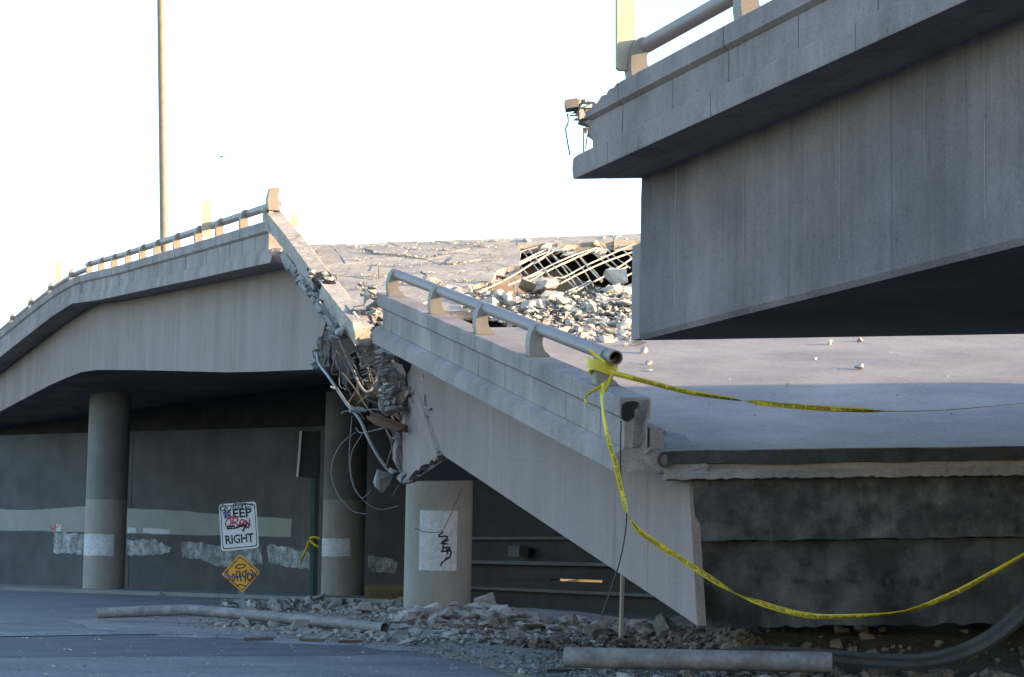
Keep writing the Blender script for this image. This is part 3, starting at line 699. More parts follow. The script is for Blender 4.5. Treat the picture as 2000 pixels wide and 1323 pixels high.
# ================= columns
def column(px, py, dia, ztop, label, bands, Y=None, m='column'):
    p = G(px, py); p.z = 0; r = dia / 2; c = p + Vector((0, r * 0.2, 0))
    o = thing('bridge_column', label, 'column', (c.x, c.y, 0.0), 'round concrete columns under the freeway')
    n = 40
    def ring(z, rr): return [c + Vector((math.cos(2 * math.pi * k / n) * rr, math.sin(2 * math.pi * k / n) * rr, z)) for k in range(n)]
    MB().loft([ring(-0.3, r), ring(ztop, r)], smooth=True).build('shaft', M[m], o)
    for (a0, a1, z0, z1, mm, ragg) in bands:   # paint coats a few mm proud of the shaft
        k = 26; b = MB(); rg = random.Random(int(z0 * 100)); rows = []
        for i in range(k + 1):
            a = R(lerp(a0, a1, i / k)); d = Vector((math.cos(a), math.sin(a), 0)) * (r + 0.005)
            e = 1 if ragg else 0
            rows.append([c + d + Vector((0, 0, z0 + e * rg.uniform(-ragg, ragg))), c + d + Vector((0, 0, z1 + e * rg.uniform(-ragg, ragg)))])
        b.loft(rows, caps=False, smooth=True, closed=False).build('paint_band', mm, o)
    return o, c, r
def zat(px, py, Y): return U(px, py, Y).z
cY = 95.5; p1 = U(205, 1148, cY)
def colAt(px, Y):
    return proj(Vector((U(px, 1000, Y).x, Y, 0)))
x1, y1 = colAt(206, 95.5); x2, y2 = colAt(672, 90.0); x3, y3 = colAt(857, 59.0)
c1, cc1, cr1_ = column(x1, y1, 1.82, 9.0, 'far left round column with buff and white paint bands in front of the abutment wall',
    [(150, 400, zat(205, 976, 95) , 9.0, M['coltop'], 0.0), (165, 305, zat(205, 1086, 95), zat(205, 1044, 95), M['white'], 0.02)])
c2, cc2, cr2_ = column(x2, y2, 1.78, 8.6, 'middle round column behind the hanging conduits with one white paint band',
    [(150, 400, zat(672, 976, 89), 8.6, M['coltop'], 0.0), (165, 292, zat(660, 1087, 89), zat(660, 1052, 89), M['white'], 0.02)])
c3, cc3, cr3_ = column(x3, y3, 1.84, 6.2, 'nearest round column with scrawled white patch under the fallen girder',
    [(238, 305, zat(857, 1115, 58), zat(857, 997, 58), M['white'], 0.012)])
# spray tag on the near column
def on_col(c, r, px, py, off=0.012):
    d = ray(px, py); o = CAM - Vector((c.x, c.y, 0)); A = d.x ** 2 + d.y ** 2; B = 2 * (o.x * d.x + o.y * d.y); Cc = o.x ** 2 + o.y ** 2 - (r + off) ** 2
    t = (-B - math.sqrt(max(0, B * B - 4 * A * Cc))) / (2 * A); return CAM + d * t
def stroke(pts, wpx, place, m, name, parent, n=5, th=None):
    """a painted stroke: a thin flat ribbon lying on a surface (place maps a pixel to the surface)"""
    P = smooth_line([Vector((x, y, 0)) for x, y in pts], n); L_, R_ = [], []
    for i, p in enumerate(P):
        t = (P[min(i + 1, len(P) - 1)] - P[max(i - 1, 0)]); t.normalize() if t.length else None
        nrm = Vector((-t.y, t.x, 0)) * (wpx / 2); a, b = p + nrm, p - nrm
        L_.append(place(a.x, a.y)); R_.append(place(b.x, b.y))
    return MB().loft([[a, b] for a, b in zip(L_, R_)], caps=False, closed=False).build(name, m, parent)
z8 = lambda x, y: (x * 0.2722 + 700, y * 0.2722 + 860)
for st in ([(610, 655), (575, 690), (620, 690), (640, 700), (600, 735), (650, 715)], [(590, 740), (640, 745)], [(600, 770), (660, 770)], [(590, 800), (665, 795)], [(612, 735), (605, 800)],
           [(640, 790), (655, 780), (665, 810), (650, 845), (620, 850)], [(640, 850), (600, 880), (590, 905)], [(625, 850), (660, 840)], [(630, 770), (640, 820)]):
    stroke([z8(*p) for p in st], 3.2, lambda x, y: on_col(cc3, cr3_, x, y, 0.012), M['ink'], 'spray_stroke', c3)

# ================= abutment wall with painted-over patches
aw = thing('abutment_wall', 'dark grey abutment wall with painted-over graffiti bands behind the columns', 'wall', WP(0))
for a, b in ((-45, -0.015 + 8.9), (8.9 + 0.015, 19.98), (20.0, 26.5)):
    MB().prism([WP(a, -0.03), WP(b, -0.03), WP(b, -0.03, -0.6), WP(a, -0.03, -0.6)], (0, 0, 7.4)).build('wall_panel', M['wall'], aw)
MB().prism([WP(-45, 7.37, -0.5), WP(26.5, 7.37, -0.5), WP(26.5, 7.37, -1.4), WP(-45, 7.37, -1.4)], (0, 0, 3.0)).build('back_wall', M['dark'], aw)  # shade at the wall top put into a near-black panel
Hw = lambda px, py, off=0.006: hit(px, py, WA + wn * off, wn)
def patch(pts, m, off=0.008, amp=3.0, parent=aw, place=Hw, name='paint_patch', step=9):
    P = []; rg = random.Random(int(pts[0][0] * 3 + pts[0][1]))
    for i in range(len(pts)):
        a, b = pts[i], pts[(i + 1) % len(pts)]; n = max(1, int(math.hypot(b[0] - a[0], b[1] - a[1]) / step))
        for k in range(n):
            P.append(place(lerp(a[0], b[0], k / n) + rg.uniform(-amp, amp) * 0.5, lerp(a[1], b[1], k / n) + rg.uniform(-amp, amp), off))
    return MB().add(P, [tuple(range(len(P)))]).build(name, m, parent)
patch([(-60, 994), (60, 996), (160, 990), (345, 997), (455, 1008), (570, 1013), (568, 1049), (455, 1046), (345, 1045), (170, 1040), (60, 1037), (-60, 1037)], M['band'], 0.006, 0.8, step=20)
patch([(106, 1040), (165, 1042), (165, 1082), (103, 1080)], M['scrub'], 0.010, 2.5, step=5)
patch([(247, 1056), (300, 1054), (335, 1070), (330, 1080), (290, 1085), (247, 1084)], M['scrub'], 0.010, 2.5, step=5)
patch([(249, 1031), (266, 1031), (266, 1041), (249, 1041)], M['white'], 0.012, 1.0)
patch([(279, 1031), (331, 1034), (331, 1043), (279, 1041)], M['white'], 0.012, 1.0)
patch([(354, 1058), (400, 1062), (455, 1070), (510, 1070), (512, 1100), (470, 1112), (420, 1105), (390, 1092), (356, 1088)], M['scrub'], 0.010, 2.5, step=5)
patch([(522, 1064), (560, 1070), (604, 1078), (604, 1112), (570, 1108), (524, 1098)], M['scrub'], 0.010, 2.5, step=5)
patch([(718, 1086), (762, 1090), (778, 1100), (770, 1120), (720, 1118)], M['scrub'], 0.010, 2.5, step=5)
for st in ([(98, 1026), (104, 1036), (110, 1022)], [(100, 1034), (112, 1030), (118, 1020)]):
    stroke(st, 2, lambda x, y: Hw(x, y, 0.016), M['red'], 'spray_stroke', aw)
patch([(110, 1024), (119, 1025), (118, 1038), (109, 1038)], M['white'], 0.013, 1.0)
# dark retaining wall closing the view behind the near column
rw = thing('retaining_wall', 'unlit dark boarded wall behind the near column and fallen girder', 'wall', (2, 78, 0))
A_, B_, C_, D_ = WP(26.5), Vector((6.5, 71, 0)), Vector((22, 62, 0)), Vector((24, 38, 0))  # last stretch is unseen, added to block the low sun
for a, b in ((A_, B_), (B_, C_), (C_, D_)):
    L_ = (b - a); nrm = Vector((L_.y, -L_.x, 0)).normalized()
    if nrm.y > 0: nrm = -nrm
    zs = [-0.04, 0.35, 0.80, 1.02] if a is A_ else [-0.04, 1.10]
    if not (a is A_): hz = 9.8 if a is C_ else 8.0
    def wl(z0, z1, u0=0.0, u1=1.0, off=0.0):
        p, q = a + L_ * u0, a + L_ * u1
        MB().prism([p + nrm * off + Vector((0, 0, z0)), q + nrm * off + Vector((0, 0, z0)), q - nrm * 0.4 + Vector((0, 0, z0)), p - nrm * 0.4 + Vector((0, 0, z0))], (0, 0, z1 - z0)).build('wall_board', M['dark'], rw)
    hs = [-0.04, 0.42, 0.88] if a is A_ else [-0.04, 0.45, 0.9]
    rgw = random.Random(6)
    for z0, z1 in zip(hs[:-1], hs[1:]): wl(z0 - 0.02, z1, off=rgw.uniform(0.004, 0.05))
    if a is A_:
        wl(0.86, 0.97, 0, 1); wl(0.95, 1.07, 0, 0.50); wl(0.95, 1.07, 0.68, 1)
    else: wl(0.86, 1.07)
    z = 1.06
    while z < (8.0 if a is A_ else hz):
        wl(z - 0.02 if z > 1.07 else z, z + 0.55, off=rgw.uniform(0, 0.06)); z += 0.55

L_ = B_ - A_; nrm = Vector((L_.y, -L_.x, 0)).normalized(); nrm = -nrm if nrm.y > 0 else nrm
for z0, z1, o_ in ((1.55, 1.68, 0.45), (2.5, 2.6, 0.3), (0.55, 0.66, 0.4)):
    a, b = A_ + L_ * 0.05, A_ + L_ * 0.98
    MB().prism([a + Vector((0, 0, z0)), b + Vector((0, 0, z0)), b + nrm * o_ + Vector((0, 0, z0)), a + nrm * o_ + Vector((0, 0, z0))], (0, 0, z1 - z0)).build('wall_ledge', M['wall'], rw)
pbx = A_ + L_ * 0.42 + nrm * 0.5 + Vector((0, 0, 2.05))
MB().box(pbx, L_.normalized() * 0.45, nrm * 0.2, (0, 0, 0.2)).build('pale_block', M['wall'], rw)
# ================= broken zone: leaning parapet, tangle
bp = thing('leaning_parapet', 'cracked parapet length leaning steeply from the standing span down into the tangled gap', 'parapet', U(600, 520, 47.5))
pa = [U(517, 411, 51.6), U(556, 458, 50.0), U(590, 504, 48.4), U(608, 528, 47.6)]
MB().prism(jag([U(598, 524, 47.9), U(634, 524, 47.9), U(654, 548, 46.6), U(622, 556, 46.6), U(598, 524, 47.9)], 0.03, 0.1)[:-1], (0.1, 0.3, -0.25)).build('split_shade', M['dark'], bp)  # dark fill painted as the shade inside the split
pb = [U(624, 549, 46.8), U(655, 590, 45.4), U(690, 632, 44.2)]
def beam(pts, wv, hv, name, m, rag=(0, 0), seed=1):
    rg = random.Random(seed); rings = []
    PT = smooth_line(pts, 4)
    for i, p in enumerate(PT):
        t = (PT[min(i + 1, len(PT) - 1)] - PT[max(i - 1, 0)]).normalized(); side = Vector((0.95, 0.30, 0.03)).normalized()
        side = (side - t * side.dot(t)).normalized(); up = side.cross(t).normalized()
        if up.z < 0: up = -up
        ring = []
        for a, z in ((0, 0), (0, -0.10), (0.0, -0.22), (0.05, -0.27), (0.06, -hv), (0.2, -hv - 0.02), (wv - 0.05, -hv), (wv, -0.2), (wv, -0.05), (wv - 0.06, 0.0), (wv * 0.5, 0.0)):
            e = Vector()
            if (i == 0 and rag[0]) or (i == len(PT) - 1 and rag[1]): e = t * rg.uniform(-1, 1) * (rag[0] if i == 0 else rag[1])
            if z <= -hv: e = e + up * rg.uniform(-0.06, 0.06)
            ring.append(p + side * a + up * z + e)
        rings.append(ring)
    return MB().loft(rings).build(name, m, bp)
beam(pa, 0.44, 0.46, 'cap_block', M['pale_conc'], (0.08, 0.16), 3)
beam(pb, 0.46, 0.46, 'cap_block', M['pale_conc'], (0.14, 0.12), 4)
# hairline joints across its top face
z2 = lambda x, y: (x * 0.2419 + 480, y * 0.2419 + 340)
tpn = (pa[2] - pa[1]).cross(Vector((0.95, 0.30, 0.03))).normalized()
Ht = lambda x, y: hit(x, y, pa[1] + tpn * (0.012 if tpn.z > 0 else -0.012), tpn)
for st in ([(575, 481), (583, 479), (590, 474), (599, 470)], [(580, 491), (590, 489), (598, 483), (607, 480)], [(593, 502), (602, 499), (609, 494), (615, 490)], [(562, 470), (575, 467), (588, 459)]):
    stroke_pts = [Ht(*p) for p in st]
    MB().loft([[p, p + (pa[2] - pa[1]).normalized() * rnd.uniform(0.02, 0.05)] for p in jag(stroke_pts, 0.012, 0.1)], caps=False, closed=False).build('crack', M['broken'] if st[0][0] != 562 else M['soffit'], bp)
# spalled split in the cap
rg = random.Random(31)
for x, y, s in ((610, 531, 0.2), (636, 536, 0.2), (643, 546, 0.18), (606, 541, 0.18), (650, 549, 0.14)):
    chunk(U(x, y, 46.7), s, 'broken', bp, 'spall', sink=0.33, rg=rg)
for x, y, s in ((515, 411, 0.2), (523, 409, 0.24), (532, 408, 0.22), (540, 404, 0.2), (528, 415, 0.2)):
    chunk(U(x, y, 51.5), s, 'broken', bp, 'spall', sink=0.33, rg=rg)
# crumbs hanging from its torn underside
for i in range(46):
    u = rg.random(); x = lerp(552, 640, u) + rg.uniform(-5, 5); y = lerp(497, 612, u) + rg.uniform(-7, 7)
    chunk(U(x, y, lerp(51.0, 46.2, u) - 0.2), rg.uniform(0.12, 0.3), 'brokend', bp, 'spall', sink=0.33, rg=rg)
lb = [U(560, 500, 50.6), U(600, 555, 48.6), U(640, 612, 46.6), U(665, 640, 45.6)]
MB().tube(smooth_line(lb, 5), lambda u: 0.17 + 0.04 * math.sin(u * 23), 7, smooth=False).build('torn_edge', M['brokend'], bp)
# rail post still standing at its top
ptop = pa[0] + Vector((0.0, 0.0, 0.0))
rpP = lambda s: (ptop + Vector((0.31, -1, -0.2)) * s + Vector((-0.06, 0, -0.72)), Vector((0.95, 0.3, 0)), 1.0, 0)
O_, q_, k_, _z = rpP(0.0)
MB().prism([O_ + q_ * a + Vector((0, 0, 0.72 + z)) for a, z in ((0.10, -0.03), (0.075, 0.16), (0.085, 0.34), (0.13, 0.52), (0.36, 0.53), (0.345, 0.40), (0.33, 0.22), (0.36, 0.08), (0.40, -0.03))], Vector((0.31, -1, 0)).normalized() * 0.30).build('rail_post', M['post'], bp)

# end of the standing girder: broken inner web and loose slabs
for poly, Y, m, nm in (([(642, 640), (700, 600), (724, 640), (712, 720), (672, 760), (648, 700)], 49.0, 'conc', 'broken_web'),
                   ([(632, 650), (648, 640), (652, 690), (642, 716), (618, 716), (622, 690)], 49.6, 'brokend', 'broken_web')):
    pl = jag([U(x, y, Y) for x, y in poly] + [U(*poly[0], Y)], 0.06, 0.16, rnd)[:-1]
    MB().prism(pl, (0.1, 0.35, 0)).build(nm, M[m], bL)
rg = random.Random(77)
for i in range(34):
    u = rg.random(); x = lerp(648, 616, u) + rg.uniform(-10, 14); y = lerp(625, 716, u)
    chunk(U(x, y, 49.8 + rg.uniform(-0.2, 0.2)), rg.uniform(0.14, 0.34), 'brokend', bL, 'broken_stub', sink=0.33, rg=rg)
# torn end of the fallen girder: jagged inner slab, torn rim, dark sheet painted as the cavity's shade
for poly, Y, m, nm in (([(742, 668), (752, 655), (757, 700), (762, 690), (775, 720), (778, 760), (768, 800), (752, 815), (740, 790), (748, 740), (744, 700)], 44.2, 'brokend', 'torn_slab'),
                   ([(700, 640), (735, 650), (742, 690), (735, 720), (700, 715), (690, 680)], 46.2, 'brokend', 'torn_slab'),
                   ([(775, 830), (786, 850), (790, 905), (785, 935), (772, 915), (766, 870)], 44.6, 'conc', 'torn_slab'),
                   ([(690, 655), (720, 625), (812, 660), (806, 800), (790, 835), (735, 800), (690, 740)], 46.4, 'dark', 'cavity_shade')):
    pl = jag([U(x, y, Y) for x, y in poly] + [U(*poly[0], Y)], 0.09, 0.13, rnd)[:-1]
    MB().prism(pl, (0.08, 0.3, 0.03)).build(nm, M[m], bF)
rg = random.Random(78)
for i in range(80):
    if i < 30: u = rg.random(); x, y, Y = lerp(716, 745, u) + rg.uniform(-14, 14), lerp(550, 640, u) + rg.uniform(-6, 6), 43.4
    elif i < 55: u = rg.random(); x, y, Y = lerp(740, 760, u) + rg.uniform(-14, 20), lerp(650, 800, u), 44.3
    else: u = rg.random(); x, y, Y = rg.uniform(655, 735), rg.uniform(600, 660), 44.9
    chunk(U(x, y, Y + rg.uniform(-0.2, 0.2)), rg.uniform(0.10, 0.30), 'brokend' if rg.random() < 0.75 else 'broken', bF, 'broken_stub', sink=0.33, rg=rg)
for i in range(40):
    u = rg.random(); chunk(U(lerp(748, 770, u) + rg.uniform(-14, 14), lerp(665, 805, u), 44.05), rg.uniform(0.1, 0.24), 'brokend', bF, 'broken_stub', sink=0.33, rg=rg)
for x, y, s, Y in ((800, 768, 0.28, 44.2), (806, 760, 0.2, 44.1), (787, 935, 0.3, 44.4), (800, 938, 0.26, 44.2), (818, 928, 0.22, 43.8), (868, 888, 0.2, 41.8), (858, 885, 0.14, 41.9), (776, 855, 0.2, 44.5), (770, 920, 0.28, 44.6), (840, 800, 0.12, 42.5), (832, 812, 0.10, 42.7), (735, 660, 0.5, 45.4), (702, 802, 0.28, 45), (690, 800, 0.2, 45.1), (712, 745, 0.2, 45), (724, 770, 0.2, 45), (735, 755, 0.2, 44.8), (650, 757, 0.16, 46.5)):
    chunk(U(x, y, Y - 0.1), s, 'brokend', bF, 'broken_stub', sink=0.33, rg=rg)
# crack in the fallen web: thin recess line of dark flakes
def line_tube(pts, Y, r, name, m, parent, n=5, k=6):
    pp = [U(p[0], p[1], p[2] if len(p) > 2 else Y) for p in pts]
    return MB().tube(smooth_line(pp, n), r, k).build(name, m, parent)
for pts in ([(825, 698), (828, 730), (828, 745), (812, 756), (806, 780), (800, 800), (792, 845)], [(828, 745), (832, 790), (838, 806)], [(822, 690), (824, 715), (829, 740)]):
    q = [H(x, y) for x, y in pts]
    jg = jag(q, 0.03, 0.14, rg)
    MB().loft([[p - wnF * 0.004 + Vector((0.0, 0, 0)), p - wnF * 0.004 + Vector((-0.31, 1, 0)) * rg.uniform(0.03, 0.09)] for p in jg], caps=False, closed=False).build('crack', M['dark'], bF)
z3 = lambda x, y: (x * 0.3175 + 540, y * 0.3175 + 600)
con = thing('conduit', 'thick bent steel conduit dangling highest in the gap from the leaning parapet', 'conduit', U(690, 690, 46))
line_tube([(623, 590), (632, 602), (648, 628), (667, 673), (689, 722), (703, 753), (718, 766), (734, 744), (742, 712), (743, 690)], 45.6, 0.038, 'tube', M['conduit'], con)
con2 = thing('conduit', 'long steel conduit hanging lower in the gap down to the dangling concrete lump', 'conduit', U(690, 800, 46))
line_tube([(620, 690, 49.2), (624, 711, 48.6), (645, 740, 47), (676, 787, 46), (702, 819, 45.5), (718, 854, 45.2), (737, 889, 45), (757, 918, 44.9)], 45.6, 0.038, 'tube', M['conduit'], con2)
lump = chunk(U(744, 940, 44.9) - Vector((0, 0, 0.0)), 0.50, 'rubg', None, 'concrete_lump', k=2, sink=0.33, rg=rg, rz=0.7, sc=(0.50, 0.5, 0.56))
tag(lump, 'pale concrete lump dangling at the lower end of the long conduit', 'concrete lump')
wires = [([(490, 770), (400, 840), (345, 950), (340, 1050), (380, 1160), (450, 1240), (500, 1266), (560, 1272)], 'widest looping wire under the gap, its end pointing right in front of the middle column'),
         ([(465, 670), (450, 850), (450, 1000), (480, 1120), (530, 1172), (580, 1130)], 'looping wire that hooks up beside the dangling concrete lump'),
         ([(525, 785), (465, 890), (455, 1000), (490, 1130), (560, 1210), (640, 1245), (750, 1225)], 'looping wire that sweeps out lowest to the right beneath the concrete lump')]
for pts, lab in wires:
    o = line_tube([z3(*p) for p in pts], 45.5, 0.0095, 'loose_wire', M['conduit'], None, 6)
    tag(o, lab, 'wire', 'wires hanging from the gap')
z8p = lambda p: z8(*p)
o = line_tube([z8(*p) for p in [(745, 350), (700, 450), (640, 580), (590, 655), (490, 660), (440, 645), (405, 630)]], 52.0, 0.012, 'loose_wire', M['rebar'], None)
tag(o, 'bent wire hanging in front of the scrawled white patch on the near column', 'wire', 'wires hanging from the gap')
# bars in the gap (part of the fallen span)
for pts in ([(400, 655), (430, 640), (590, 630), (680, 632), (760, 615), (830, 570)], [(480, 192), (560, 165), (640, 132)], [(440, 295), (540, 245), (640, 210)], [(510, 318), (640, 255)], [(515, 382), (620, 310), (700, 280)],
            [(530, 418), (640, 375)], [(535, 450), (620, 405), (700, 380)], [(510, 160), (540, 290), (580, 460)], [(545, 180), (560, 330), (600, 480)], [(380, 250), (340, 400), (375, 415)], [(400, 290), (385, 470), (420, 505)],
            [(420, 340), (440, 380), (440, 415)], [(445, 300), (480, 360), (535, 480)], [(400, 400), (480, 500), (560, 620), (640, 700), (720, 830)], [(360, 110), (430, 150), (500, 260)], [(640, 200), (680, 330), (640, 430), (590, 490)],
            [(680, 180), (670, 400), (640, 520)], [(440, 590), (505, 490)], [(500, 590), (560, 550)], [(735, 600), (765, 700), (760, 790)], [(660, 720), (710, 845), (690, 930), (675, 985)], [(755, 1095), (710, 1165)],
            [(490, 745), (520, 775), (600, 760), (680, 740)], [(600, 240), (700, 340), (740, 420)], [(575, 100), (640, 165), (660, 240)], [(720, 270), (745, 330), (740, 400)], [(560, 360), (640, 440), (700, 520)], [(365, 120), (420, 100)], [(385, 150), (430, 125)], [(400, 165), (440, 140)],
            [(540, 690), (500, 640), (470, 640)], [(770, 460), (830, 540), (855, 605)]):
    line_tube([z3(*p) + (lerp(46.4, 44.3, min(1, max(0, (p[0] - 380) / 400))),) for p in pts], 45.5, rg.choice((0.013, 0.015, 0.018)), 'rebar', M['rebar'], bF, 4)
rgt = random.Random(404)
for i in range(26):
    x, y = rgt.uniform(668, 752), rgt.uniform(625, 800); a = rgt.choice((0.5, 0.9, 1.2, -0.45, -0.3)) + rgt.uniform(-0.2, 0.2); l = rgt.uniform(18, 55)
    dx, dy = math.cos(a) * l / 2, math.sin(a) * l / 2; Yq = rgt.uniform(44.0, 45.6)
    line_tube([(x - dx, y - dy), (x + rgt.uniform(-5, 5), y + rgt.uniform(-5, 5)), (x + dx, y + dy)], Yq, rgt.choice((0.009, 0.012, 0.014)), 'rebar', M['rebar'], bF, 4)
line_tube([(740, 545), (740, 520)], 43.2, 0.012, 'rebar', M['rebar'], bF)
line_tube([(690, 600), (712, 594), (716, 575)], 44, 0.013, 'rebar', M['rebar'], bF)
line_tube([(690, 610), (700, 622)], 43.9, 0.03, 'pipe_stub', M['pale'], bF)
for pts, lab in (([(724, 806), (736, 808), (790, 830), (791, 842), (760, 838), (722, 812)], 'splintered brown timber wedged upper in the broken girder end'), ([(715, 812), (740, 816), (786, 838), (775, 842), (735, 832), (716, 818)], 'splintered brown timber wedged just below the other timber')):
    Yt = 44.0 if 'upper' in lab else 43.8
    tag(MB().prism(jag([U(x, y, Yt) for x, y in pts] + [U(*pts[0], Yt)], 0.01, 0.2, rg)[:-1], (0.06, 0.12, -0.02)).build('timber', M['wood']), lab, 'timber', 'splintered timbers in the gap')

# ================= caution tape
def font_mesh(text, h, bold=0.0):
    cu = bpy.data.curves.new('text', 'FONT'); cu.body = text; cu.size = h / 0.72; cu.resolution_u = 2; cu.offset = bold * h
    o = bpy.data.objects.new('text', cu); COL.objects.link(o)
    dg = bpy.context.evaluated_depsgraph_get(); me = bpy.data.meshes.new_from_object(o.evaluated_get(dg))
    vs = [v.co.copy() for v in me.vertices]; fs = [tuple(p.vertices) for p in me.polygons]
    bpy.data.objects.remove(o); bpy.data.curves.remove(cu); bpy.data.meshes.remove(me)
    return vs, fs
def tape(ctrl, label, parent=None, width=0.075, text=True, phase=0.0, tilts=None, flips=None):
    """ctrl: (px, py, Y, twist degrees)"""
    pts = smooth_line([U(c[0], c[1], c[2]) for c in ctrl], 10); tw = []
    for i in range(len(ctrl) - 1):
        for k in range(10):
            u = k / 10; u = u * u * (3 - 2 * u); tw.append(lerp(ctrl[i][3], ctrl[i + 1][3], u))
    tw.append(ctrl[-1][3]); acc = [0.0]
    for a, b in zip(pts[:-1], pts[1:]): acc.append(acc[-1] + (b - a).length)
    fr = []
    for i, p in enumerate(pts):
        t = (pts[min(i + 1, len(pts) - 1)] - pts[max(i - 1, 0)]).normalized(); v = (p - CAM).normalized()
        nrm = t.cross(v).normalized(); 
        if nrm.z < -0.2 or (abs(nrm.z) <= 0.2 and nrm.x < 0): nrm = -nrm
        bi = t.cross(nrm).normalized()
        if bi.dot(v) > 0: bi = -bi                 # towards the camera
        a = R(tw[i]); wv = nrm * math.cos(a) + bi * math.sin(a); nv = t.cross(wv).normalized()
        if nv.dot(v) > 0: nv = -nv
        fr.append((p, wv, nv))
    o = MB().loft([[p + wv * (width / 2), p + wv * (width / 2) - nv * 0.0015, p - wv * (width / 2) - nv * 0.0015, p - wv * (width / 2)] for p, wv, nv in fr], smooth=True)
    ob = o.build('caution_tape', M['tape']); tag(ob, label, 'tape', 'yellow barrier tapes')
    if text:
        vs, fs = font_mesh('RESTRICTED AREA  KEEP OUT!  |  ', 0.042, 0.02); wmax = max(v.x for v in vs) + 0.09
        s = phase
        def at(s):
            s = max(0, min(acc[-1], s)); i = 0
            while i < len(acc) - 2 and acc[i + 1] < s: i += 1
            u = (s - acc[i]) / max(1e-6, acc[i + 1] - acc[i]); return tuple(fr[i][k].lerp(fr[i + 1][k], u) for k in range(3))
        while s + wmax < acc[-1]:
            mid = (s + wmax / 2); fl = flips(mid / acc[-1]) if flips else (1, 1); out = []
            for v in vs:
                x = v.x if fl[0] > 0 else wmax - v.x
                p, wv, nv = at(s + x); out.append(p + wv * ((v.y - 0.021) * fl[1]) + nv * 0.0025)
            MB().add(out, fs).build('tape_lettering', M['tapeink'], ob); s += wmax
    return ob
# the parent of the lettering sits at the tape's own origin
tape([(1190, 727, 29.75, 10), (1260, 745, 29.6, 15), (1340, 765, 29.4, 25), (1420, 778, 29.2, 50), (1500, 789, 29.0, 160), (1590, 797, 28.8, 178), (1670, 801, 28.6, 215), (1740, 803.5, 28.4, 262), (1850, 801, 28.2, 264), (2010, 787, 27.9, 266)],
     'yellow tape pulled taut across above the fallen deck from the rail end', phase=0.35, flips=lambda u: (1, 1) if u < 0.34 else (-1, -1))
tape([(1178, 748, 29.3, 30), (1176, 790, 29.1, 60), (1186, 850, 28.9, 40), (1203, 910, 28.8, 10), (1218, 975, 28.75, 30), (1228, 1008, 28.7, 80), (1252, 1040, 28.65, 20), (1320, 1085, 28.6, 5), (1385, 1128, 28.5, -15), (1440, 1160, 28.5, -75), (1500, 1183, 28.45, -10), (1570, 1201, 28.4, 10),
      (1640, 1205, 28.35, 30), (1760, 1196, 28.2, 60), (1850, 1165, 28.1, 20), (1930, 1124, 28.0, 30), (2010, 1078, 27.9, 50)], 'yellow tape drooping in a long curve before the dark hinge face', phase=0.7, flips=lambda u: (-1, -1))
tape([(1184, 745, 29.35, 40), (1170, 757, 29.3, 20), (1152, 768, 29.25, 40), (1143, 778, 29.25, 70), (1144, 787, 29.25, 30)], 'short loose yellow tape tail curling beside the knot at the rail end', text=False, width=0.05)
tape([(1198, 728, 29.45, 0), (1190, 745, 29.4, 10), (1182, 765, 29.35, 0)], 'pale short tape strip hanging straight down from the knot at the rail end', text=False, width=0.05)
# wrapped knot round the last post
kn = MB(); pc = onF(1.23, 0.18, 0.72)
for j, (z0, h, e) in enumerate(((0.16, 0.075, 0.0), (0.22, 0.075, 0.012), (0.28, 0.08, 0.02))):
    ring = []
    for i in range(15):
        a = 2 * math.pi * i / 14; c = pc + Vector((math.cos(a) * (0.21 + e), math.sin(a) * (0.155 + e), z0 + 0.03 * math.sin(a * 2 + j) - 0.02 * math.cos(a)))
        ring.append([c, c + Vector((0.01 * math.sin(a * 5), 0, h))])
    kn.loft(ring, caps=False, closed=False, smooth=True)
ko = tag(kn.build('tape_knot', M['tape']), 'yellow tape wound in layers round the last rail post', 'tape', 'yellow barrier tapes')
tape([(1150, 684, 30.0, 20), (1165, 695, 29.9, 10), (1180, 708, 29.8, 30)], 'yellow tape scrap sticking up against the rail tube near its end', text=False, width=0.05)
for pts, lab in (([(604, 1052, 88.5, 10), (616, 1050, 88.4, 30), (624, 1053, 88.4, 0)], 'yellow tape wound round the green steel post'), ([(604, 1056, 88.4, 0), (598, 1074, 88.3, 10), (586, 1100, 88.3, 40)], 'thin yellow tape end dangling slantwise from the green post'), ([(606, 1056, 88.4, 0), (614, 1064, 88.3, 20), (622, 1068, 88.3, 10)], 'crumpled yellow tape tail beside the green post')):
    tape(pts, lab, text=False, width=0.11)
line_tube([(1213, 822), (1212, 870), (1213, 930), (1224, 1000), (1212, 1090), (1175, 1205)], 29.2, 0.010, 'loose_cable', M['blk'], None, 6)
tag(bpy.data.objects['loose_cable'], 'thin black cable trailing from the parapet end down past the tape', 'cable')

